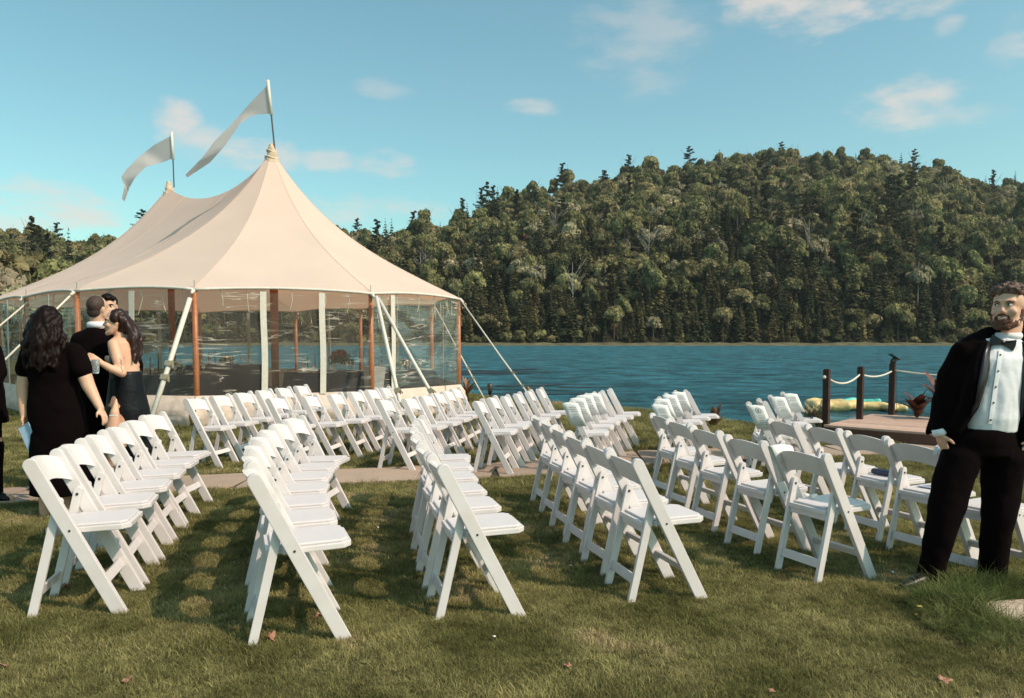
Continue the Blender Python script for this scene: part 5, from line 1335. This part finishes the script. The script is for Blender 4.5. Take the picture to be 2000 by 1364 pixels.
# woman with long dark hair, seen from behind
d = 6.0
def T(px, py, dy=0.0): return V(px, py, d + dy)
w1 = person(gpt(T(105, 900).x, d), 'woman in a black short sleeved dress with long wavy dark hair, back to the camera')
g = MB(); hc = T(95, 632); L = head(g, hc, R(188), 0, .95, False)
g.chain([T(97, 650, .01), T(100, 676, .01)], [.048, .055])
ga = lambda px, py, rx, ry, dy=0: (T(px, py).x, d + dy, T(px, py).z, rx, ry)
g.loft([ga(112, 870, .17, .12), ga(110, 800, .16, .12), ga(106, 745, .13, .10), ga(103, 705, .14, .10), ga(102, 682, .12, .08), ga(101, 668, .07, .06)])
shL, elL, wrL = T(56, 690), T(44, 762, -.02), T(47, 812, -.05)
shR, elR, wrR = T(150, 690), T(172, 752, -.03), T(196, 798, -.07)
g.chain([shL, elL, wrL], [.056, .046, .028]); g.chain([shR, elR, wrR], [.060, .050, .029]); g.chain([shL, T(101, 688), shR], [.05, .06, .05])
hand(g, wrL, (T(48, 840, -.06) - wrL), (1, 0, 0), .7, .85, 1); hand(g, wrR, (T(210, 826, -.09) - wrR), (-1, .1, -.2), .6, .88, -1)
for hx in (90, 130):
    g.chain([T(hx + 2, 880), T(hx, 960), T(hx, 1032)], [.085, .055, .040]); q = T(hx, 1040); b_ = gpt(q.x, q.y); g.chain([T(hx, 1028), b_ + Vector((0, 0, .05)), b_ + Vector((0, .12, .03))], [.04, .035, .025])
remesh(g, 'body', M_skin2, .009, w1, smooth=2)
g = MB()
g.loft([ga(118, 965, .222, .17), ga(116, 900, .224, .17), ga(114, 840, .218, .165), ga(110, 795, .205, .155), ga(106, 748, .172, .14), ga(103, 712, .19, .14), ga(102, 690, .195, .125), ga(101, 672, .10, .08)], n=32)
g.chain([T(60, 692), T(48, 722, -.01)], [.078, .074], 16); g.chain([T(146, 692), T(160, 722, -.02)], [.082, .078], 16); g.chain([T(60, 690), T(101, 684), T(146, 690)], [.07, .085, .07])
remesh(g, 'dress', M_blackdress, .010, w1, smooth=4, disp=.012, dscale=6)
def ex(g):
    g.ball(hc + Vector((0, -.012, .045)), (.092, .108, .095), 18, 12); g.ball(hc + Vector((0, -.03, -.04)), (.098, .09, .11), 14, 10)
st = []
for k in range(60):
    a = rnd.uniform(-1.45, 1.45); x0 = math.sin(a) * .085; y0 = -math.cos(a) * .085; Ls = rnd.uniform(.24, .40); ph = rnd.uniform(0, 6.28); sp = rnd.uniform(1.3, 1.95)
    pts_ = []
    for i in range(9):
        t = i / 8; pts_.append(hc + Vector((x0 * (1 + (sp - 1) * min(1, t * 1.4)) + .016 * math.sin(ph + t * 11), y0 * (1 + .75 * min(1, t * 1.6)) - .03 * t + .014 * math.cos(ph + t * 11), .05 - Ls * t * 1.05)))
    st.append(pts_)
hair_mass('wavy_hair', w1, st, .026, M_hair, extra=ex)
# pale booklet held in her left hand, cigarette in the other
g = MB(); bc = T(58, 858, -.09); rot = Matrix.Rotation(R(-22), 3, 'Y') @ Matrix.Rotation(R(62), 3, 'Z')
g.box(bc, (.004, .15, .24), rot); g.box(bc + Vector((.035, -.01, 0)), (.004, .15, .24), rot @ Matrix.Rotation(R(26), 3, 'Z'))
o = g.build('booklet', mat('sky_blue_card', (.40, .55, .72), rough=.6)); tag(o, 'folded pale blue booklet in the left hand of the long haired woman', 'booklet')
g = MB(); q = T(214, 812, -.13); g.tube([q, q + Vector((.065, -.01, .0))], .0042, 8); tag(g.build('cigarette', M_paper), 'white cigarette in the right hand of the long haired woman', 'cigarette')

# man with cropped hair in a black suit, back to the camera
d = 6.75
m2 = person(gpt(T(185, 900).x, d), 'man with cropped hair in a black suit and white collar, back to the camera')
g = MB(); hc = T(191, 604, .0); L = head(g, hc, R(165), 0, .95, True)
g.chain([T(191, 614, .0), T(190, 640, .01)], [.058, .062])
g.loft([ga(195, 870, .17, .12), ga(192, 790, .17, .12), ga(190, 725, .17, .12), ga(189, 675, .19, .12), ga(189, 648, .14, .08), ga(190, 640, .07, .06)])
s1, s2 = T(155, 662), T(226, 660)
g.chain([s1, T(146, 735, .03), T(165, 775, .16)], [.058, .046, .03]); g.chain([s2, T(238, 735, .1), T(215, 760, .2)], [.058, .046, .03])
hand(g, T(165, 775, .16), (1, .3, .1), (0, -1, 0), .3, .95, 1); hand(g, T(215, 760, .2), (-.5, 1, .1), (0, 0, -1), .3, .95, -1)
for hx in (172, 208):
    g.chain([T(hx, 870), T(hx, 930), T(hx, 985)], [.085, .055, .042]); q = T(hx, 985); b_ = gpt(q.x, q.y); g.chain([T(hx, 980), b_ + Vector((0, 0, .06)), b_ + Vector((0, .14, .03))], [.042, .04, .03])
remesh(g, 'body', M_skin, .009, m2, smooth=2)
g = MB(); g.ball(L(0, .020, .036), Vector((.074, .090, .084)), 20, 14); g.ball(L(0, .045, -.02), Vector((.060, .050, .060)), 14, 10)
for k in (-1, 1): g.capsule(L(k * .070, .010, .03), .012, L(k * .070, .0, -.01), .008)
remesh(g, 'cropped_hair', M_crop, .006, m2, smooth=3)
g = MB(); cc = T(190, 635, .005); g.tube([cc + Vector((math.cos(a) * .070, math.sin(a) * .066, .0)) for a in np.linspace(0, 6.283, 25)], .015, 8, caps=False, flat=1.9); put(m2, g.build('shirt_collar', M_shirt, smooth=True))
g = MB()
g.loft([ga(194, 850, .215, .15), ga(192, 800, .20, .145), ga(190, 745, .195, .145), ga(189, 690, .215, .145), ga(189, 660, .19, .115), ga(190, 641, .085, .080)], n=32)
g.chain([T(156, 664), T(145, 725, .03), T(150, 762, .10), T(165, 775, .16)], [.072, .066, .056, .045], 16); g.chain([T(224, 662), T(240, 725, .08), T(217, 755, .18)], [.072, .064, .046], 16); g.chain([T(157, 663), T(190, 652, .01), T(223, 661)], [.068, .08, .068])
remesh(g, 'suit_jacket', M_black, .010, m2, smooth=4, disp=.009, dscale=7)
g = MB(); g.loft([ga(192, 885, .185, .14), ga(192, 835, .18, .135)]); g.chain([T(172, 880), T(172, 935), T(172, 988)], [.10, .085, .075]); g.chain([T(210, 880), T(210, 935), T(210, 988)], [.10, .085, .075])
remesh(g, 'trousers', M_black, .011, m2, smooth=3, disp=.006, dscale=8)
for hx in (172, 210): q = T(hx, 985); b_ = gpt(q.x, q.y); shoe(m2, b_, b_ + Vector((.01, .17, 0)))

# woman in a backless black dress turned towards him
d = 6.45
w2 = person(gpt(T(240, 900).x, d), 'dark haired woman in a backless black slip dress leaning on the suited man')
g = MB(); hc = T(227, 630, .0); L = head(g, hc, R(-68), R(-3), .90, False)
g.chain([T(231, 644, .01), T(236, 662, .01)], [.042, .048])
g.loft([ga(248, 870, .15, .15), ga(248, 790, .15, .15), ga(248, 745, .110, .12), ga(245, 712, .100, .11), ga(240, 686, .105, .12), ga(237, 668, .095, .13), ga(236, 660, .06, .07)])
sA, eA, wA = T(222, 673, -.13), T(238, 729, -.20), T(195, 708, -.28)
g.chain([sA, T(229, 700, -.17), eA, T(216, 720, -.25), wA], [.047, .044, .037, .032, .023], 14)
hand(g, wA, (T(180, 700, -.30) - wA), (.1, .8, -.5), .8, .85, 1)
sB = T(246, 684, .13); g.chain([sB, T(225, 715, .20), T(200, 690, .22)], [.046, .036, .024]); hand(g, T(200, 690, .22), (-1, .3, .1), (0, -1, 0), .3, .85, -1)
for hx, hy in ((232, -.06), (254, .06)):
    g.chain([T(hx + 6, 820, hy), T(hx, 900, hy), T(hx + 2, 985, hy)], [.095, .062, .040]); q = T(hx, 990, hy); b_ = gpt(q.x, q.y); g.chain([T(hx + 2, 985, hy), b_ + Vector((0, 0, .06)), b_ + Vector((-.13, 0, .03))], [.038, .034, .022])
body = remesh(g, 'body', M_skin2, .0078, w2, smooth=2)
face_parts(w2, L, .92)
g = MB(); q, nn = onto(body, 236, 712)
tp = []
for px, py in ((233, 700), (236, 704), (234, 709), (238, 713), (236, 719), (240, 724), (238, 728)):
    q, nn = onto(body, px, py)
    if q: tp.append(q + nn * .0008)
if len(tp) > 2: g.tube(tp, .0022, 5); g2 = [q + Vector((.012, 0, .006)) for q in tp[1:4]]; g.tube(g2, .0016, 5); put(w2, g.build('arm_tattoo', mat('tattoo_ink', (.07, .05, .05))))
def ex(g):
    g.ball(L(0, .024, .040), Vector((.078, .092, .084)) * .95, 18, 12); g.ball(L(0, .052, -.02), Vector((.070, .062, .085)), 14, 10)
st = []
for k in range(46):
    a = rnd.uniform(-1.2, 1.5); Ls = rnd.uniform(.26, .42); ph = rnd.uniform(0, 6.28); p0 = L(math.sin(a) * .066, .035 + math.cos(a) * .052, .045)
    tgt = T(262, 690, .0) + Vector((rnd.uniform(-.06, .045), rnd.uniform(-.07, .07), rnd.uniform(-.09, .06)))
    pts_ = []
    for i in range(9):
        t = i / 8; p = p0.lerp(tgt, t); p.x += .045 * math.sin(math.pi * t) + .010 * math.sin(ph + t * 10); p.y += .010 * math.cos(ph + t * 10); pts_.append(p)
    st.append(pts_)
hair_mass('long_hair', w2, st, .024, M_hair_red, extra=ex, disp=.010)
# slip dress: fitted skirt with a slit, thin straps
g = MB()
g.loft([ga(250, 990, .19, .19, .04), ga(250, 900, .185, .185, .04), ga(249, 850, .18, .178, .03), ga(249, 800, .172, .168, .01), ga(248, 760, .14, .142), ga(247, 726, .118, .122)], n=32)
dress = remesh(g, 'slip_dress', mat('black_slip_satin', (.006, .006, .008), rough=.45, spec=.22, bump=.2, bscale=30), .010, w2, smooth=2, disp=.012, dscale=9, stretch=(1, 1, .35))
# front of the bodice
g = MB(); g.loft([ga(240, 742, .095, .12), ga(232, 712, .070, .105), ga(228, 690, .045, .085)], n=20); remesh(g, 'bodice', M_satin, .009, w2, smooth=3)
g = MB(); g.tube([T(232, 690, -.10), T(238, 673, -.075), T(242, 690, -.075), T(242, 700, -.10)], .004, 6); put(w2, g.build('shoulder_strap', M_satin, smooth=True))
# thigh showing through the slit
g = MB(); g.chain([T(227, 780, -.160), T(224, 806, -.185), T(219, 850, -.18), T(222, 930, -.13)], [.008, .036, .062, .050], 16)
put(w2, remesh(g, 'bare_thigh', M_skin2, .008, smooth=2))
# small glass in her hand
g = MB(); q = T(187, 716, -.36); g.tube([q + Vector((0, 0, -.055)), q + Vector((0, 0, .055))], [.024, .030], 14); tag(g.build('drinking_glass', M_glass, smooth=True), 'small clear drinking glass in the hand of the backless dress woman', 'glass')

# dark haired man facing them
d = 7.35
m3 = person(gpt(T(215, 900).x, d), 'dark haired man in black standing behind the couple, only brow and arm visible')
g = MB(); hc = T(211, 600); L = head(g, hc, R(25), 0, 1.0, True); g.chain([T(212, 618), T(214, 645)], [.055, .06])
g.loft([ga(222, 860, .17, .12), ga(222, 790, .17, .12), ga(220, 730, .17, .12), ga(217, 680, .18, .12), ga(215, 655, .12, .08), ga(214, 646, .07, .06)])
g.chain([T(182, 672), T(176, 740), T(186, 790)], [.055, .045, .03]); g.chain([T(252, 672), T(268, 715, -.06), T(268, 752, -.12)], [.055, .045, .028]); hand(g, T(268, 752, -.12), (0, -.1, -1), (-1, 0, 0), .4, .95, 1); hand(g, T(186, 790), (0, 0, -1), (1, 0, 0), .4, .95, -1)
for hx in (208, 240):
    g.chain([T(hx, 850), T(hx, 910), T(hx, 962)], [.085, .055, .042]); q = T(hx, 960); b_ = gpt(q.x, q.y); g.chain([T(hx, 958), b_ + Vector((0, 0, .06)), b_ + Vector((0, -.14, .03))], [.042, .04, .03])
remesh(g, 'body', M_skin, .010, m3, smooth=2); face_parts(m3, L, 1.0)
g = MB(); g.ball(L(0, .022, .045), Vector((.082, .098, .085)), 18, 12); g.chain([L(-.055, -.062, .075), L(-.01, -.085, .085), L(.05, -.065, .078)], [.018, .022, .018])
remesh(g, 'dark_hair', M_hair, .007, m3, smooth=1, disp=.008, dscale=40)
g = MB(); g.loft([ga(223, 850, .20, .15), ga(222, 790, .19, .145), ga(220, 735, .19, .145), ga(217, 690, .20, .14), ga(215, 662, .16, .10), ga(214, 650, .08, .07)], n=28)
g.chain([T(184, 676), T(175, 735), T(185, 780)], [.07, .062, .048]); g.chain([T(250, 676), T(267, 715, -.05), T(268, 748, -.11)], [.07, .060, .046])
remesh(g, 'suit_jacket', M_black, .011, m3, smooth=4, disp=.008, dscale=7)
g = MB(); g.loft([ga(223, 870, .18, .14), ga(223, 835, .18, .14)]); g.chain([T(208, 862), T(208, 915), T(208, 965)], [.10, .085, .075]); g.chain([T(240, 862), T(240, 915), T(240, 965)], [.10, .085, .075]); remesh(g, 'trousers', M_black, .012, m3, smooth=3)
for hx in (208, 240): q = T(hx, 962); b_ = gpt(q.x, q.y); shoe(m3, b_, b_ + Vector((0, -.17, 0)))

# man cut by the left edge of the picture
d = 6.5
m4 = person(gpt(T(-40, 900).x, d), 'man in a black suit cut off by the left edge, arm and shoe visible')
g = MB(); hc = T(-45, 612); L = head(g, hc, R(70), 0, 1.0, True); g.chain([T(-45, 630), T(-45, 655)], [.055, .06])
g.loft([ga(-42, 870, .17, .12), ga(-42, 800, .17, .12), ga(-44, 740, .17, .12), ga(-45, 690, .18, .12), ga(-45, 664, .12, .08), ga(-45, 654, .07, .06)])
g.chain([T(-12, 682, -.05), T(-4, 732, -.08), T(-20, 760, -.2)], [.055, .045, .03]); g.chain([T(-82, 682, .05), T(-90, 745, .05), T(-80, 800)], [.055, .045, .03]); hand(g, T(-20, 760, -.2), (-.6, -.6, 0), (0, 0, 1), .6, .95, 1); hand(g, T(-80, 800), (0, 0, -1), (1, 0, 0), .5, .95, -1)
for hx in (-60, -16):
    g.chain([T(hx, 865), T(hx, 925), T(hx + 6, 970)], [.085, .055, .042]); q = T(hx + 6, 975); b_ = gpt(q.x, q.y); g.chain([T(hx + 6, 970), b_ + Vector((0, 0, .06)), b_ + Vector((.14, 0, .03))], [.042, .04, .03])
remesh(g, 'body', M_skin, .011, m4, smooth=2)
g = MB(); g.ball(L(0, .022, .040), Vector((.080, .095, .088)), 18, 12); remesh(g, 'short_hair', M_hair, .008, m4, smooth=2)
g = MB(); g.loft([ga(-40, 826, .235, .16), ga(-42, 780, .21, .15), ga(-44, 735, .19, .145), ga(-45, 690, .205, .14), ga(-45, 664, .13, .09), ga(-45, 656, .08, .07)], n=28)
g.chain([T(-14, 684, -.05), T(-3, 728, -.08), T(-12, 752, -.16)], [.072, .066, .052]); g.chain([T(-80, 684, .05), T(-92, 745, .05), T(-82, 790)], [.07, .064, .05])
remesh(g, 'suit_jacket', M_black, .011, m4, smooth=3, disp=.008, dscale=7)
g = MB(); g.loft([ga(-42, 880, .18, .14), ga(-42, 815, .18, .14)]); g.chain([T(-60, 870), T(-60, 925), T(-56, 972)], [.10, .085, .075]); g.chain([T(-18, 870), T(-17, 925), T(-12, 972)], [.10, .085, .072]); remesh(g, 'trousers', M_black, .012, m4, smooth=3)
for hx in (-56, -14): q = T(hx, 978); b_ = gpt(q.x, q.y); shoe(m4, b_, b_ + Vector((.14, -.02, 0)))

# ------------------------------------------------------------------ air
hm = bpy.data.materials.new('haze'); hm.use_nodes = True; n, l = hm.node_tree.nodes, hm.node_tree.links; n.clear()
ho = n.new('ShaderNodeOutputMaterial'); hv = n.new('ShaderNodeVolumePrincipled'); hv.inputs['Color'].default_value = (.80, .90, .92, 1); hv.inputs['Density'].default_value = .00013; hv.inputs['Anisotropy'].default_value = .2
l.new(hv.outputs[0], ho.inputs['Volume'])
g = MB(); g.box((0, 285, 88), (1300, 720, 184)); tag(g.build('haze', hm), kind='stuff')
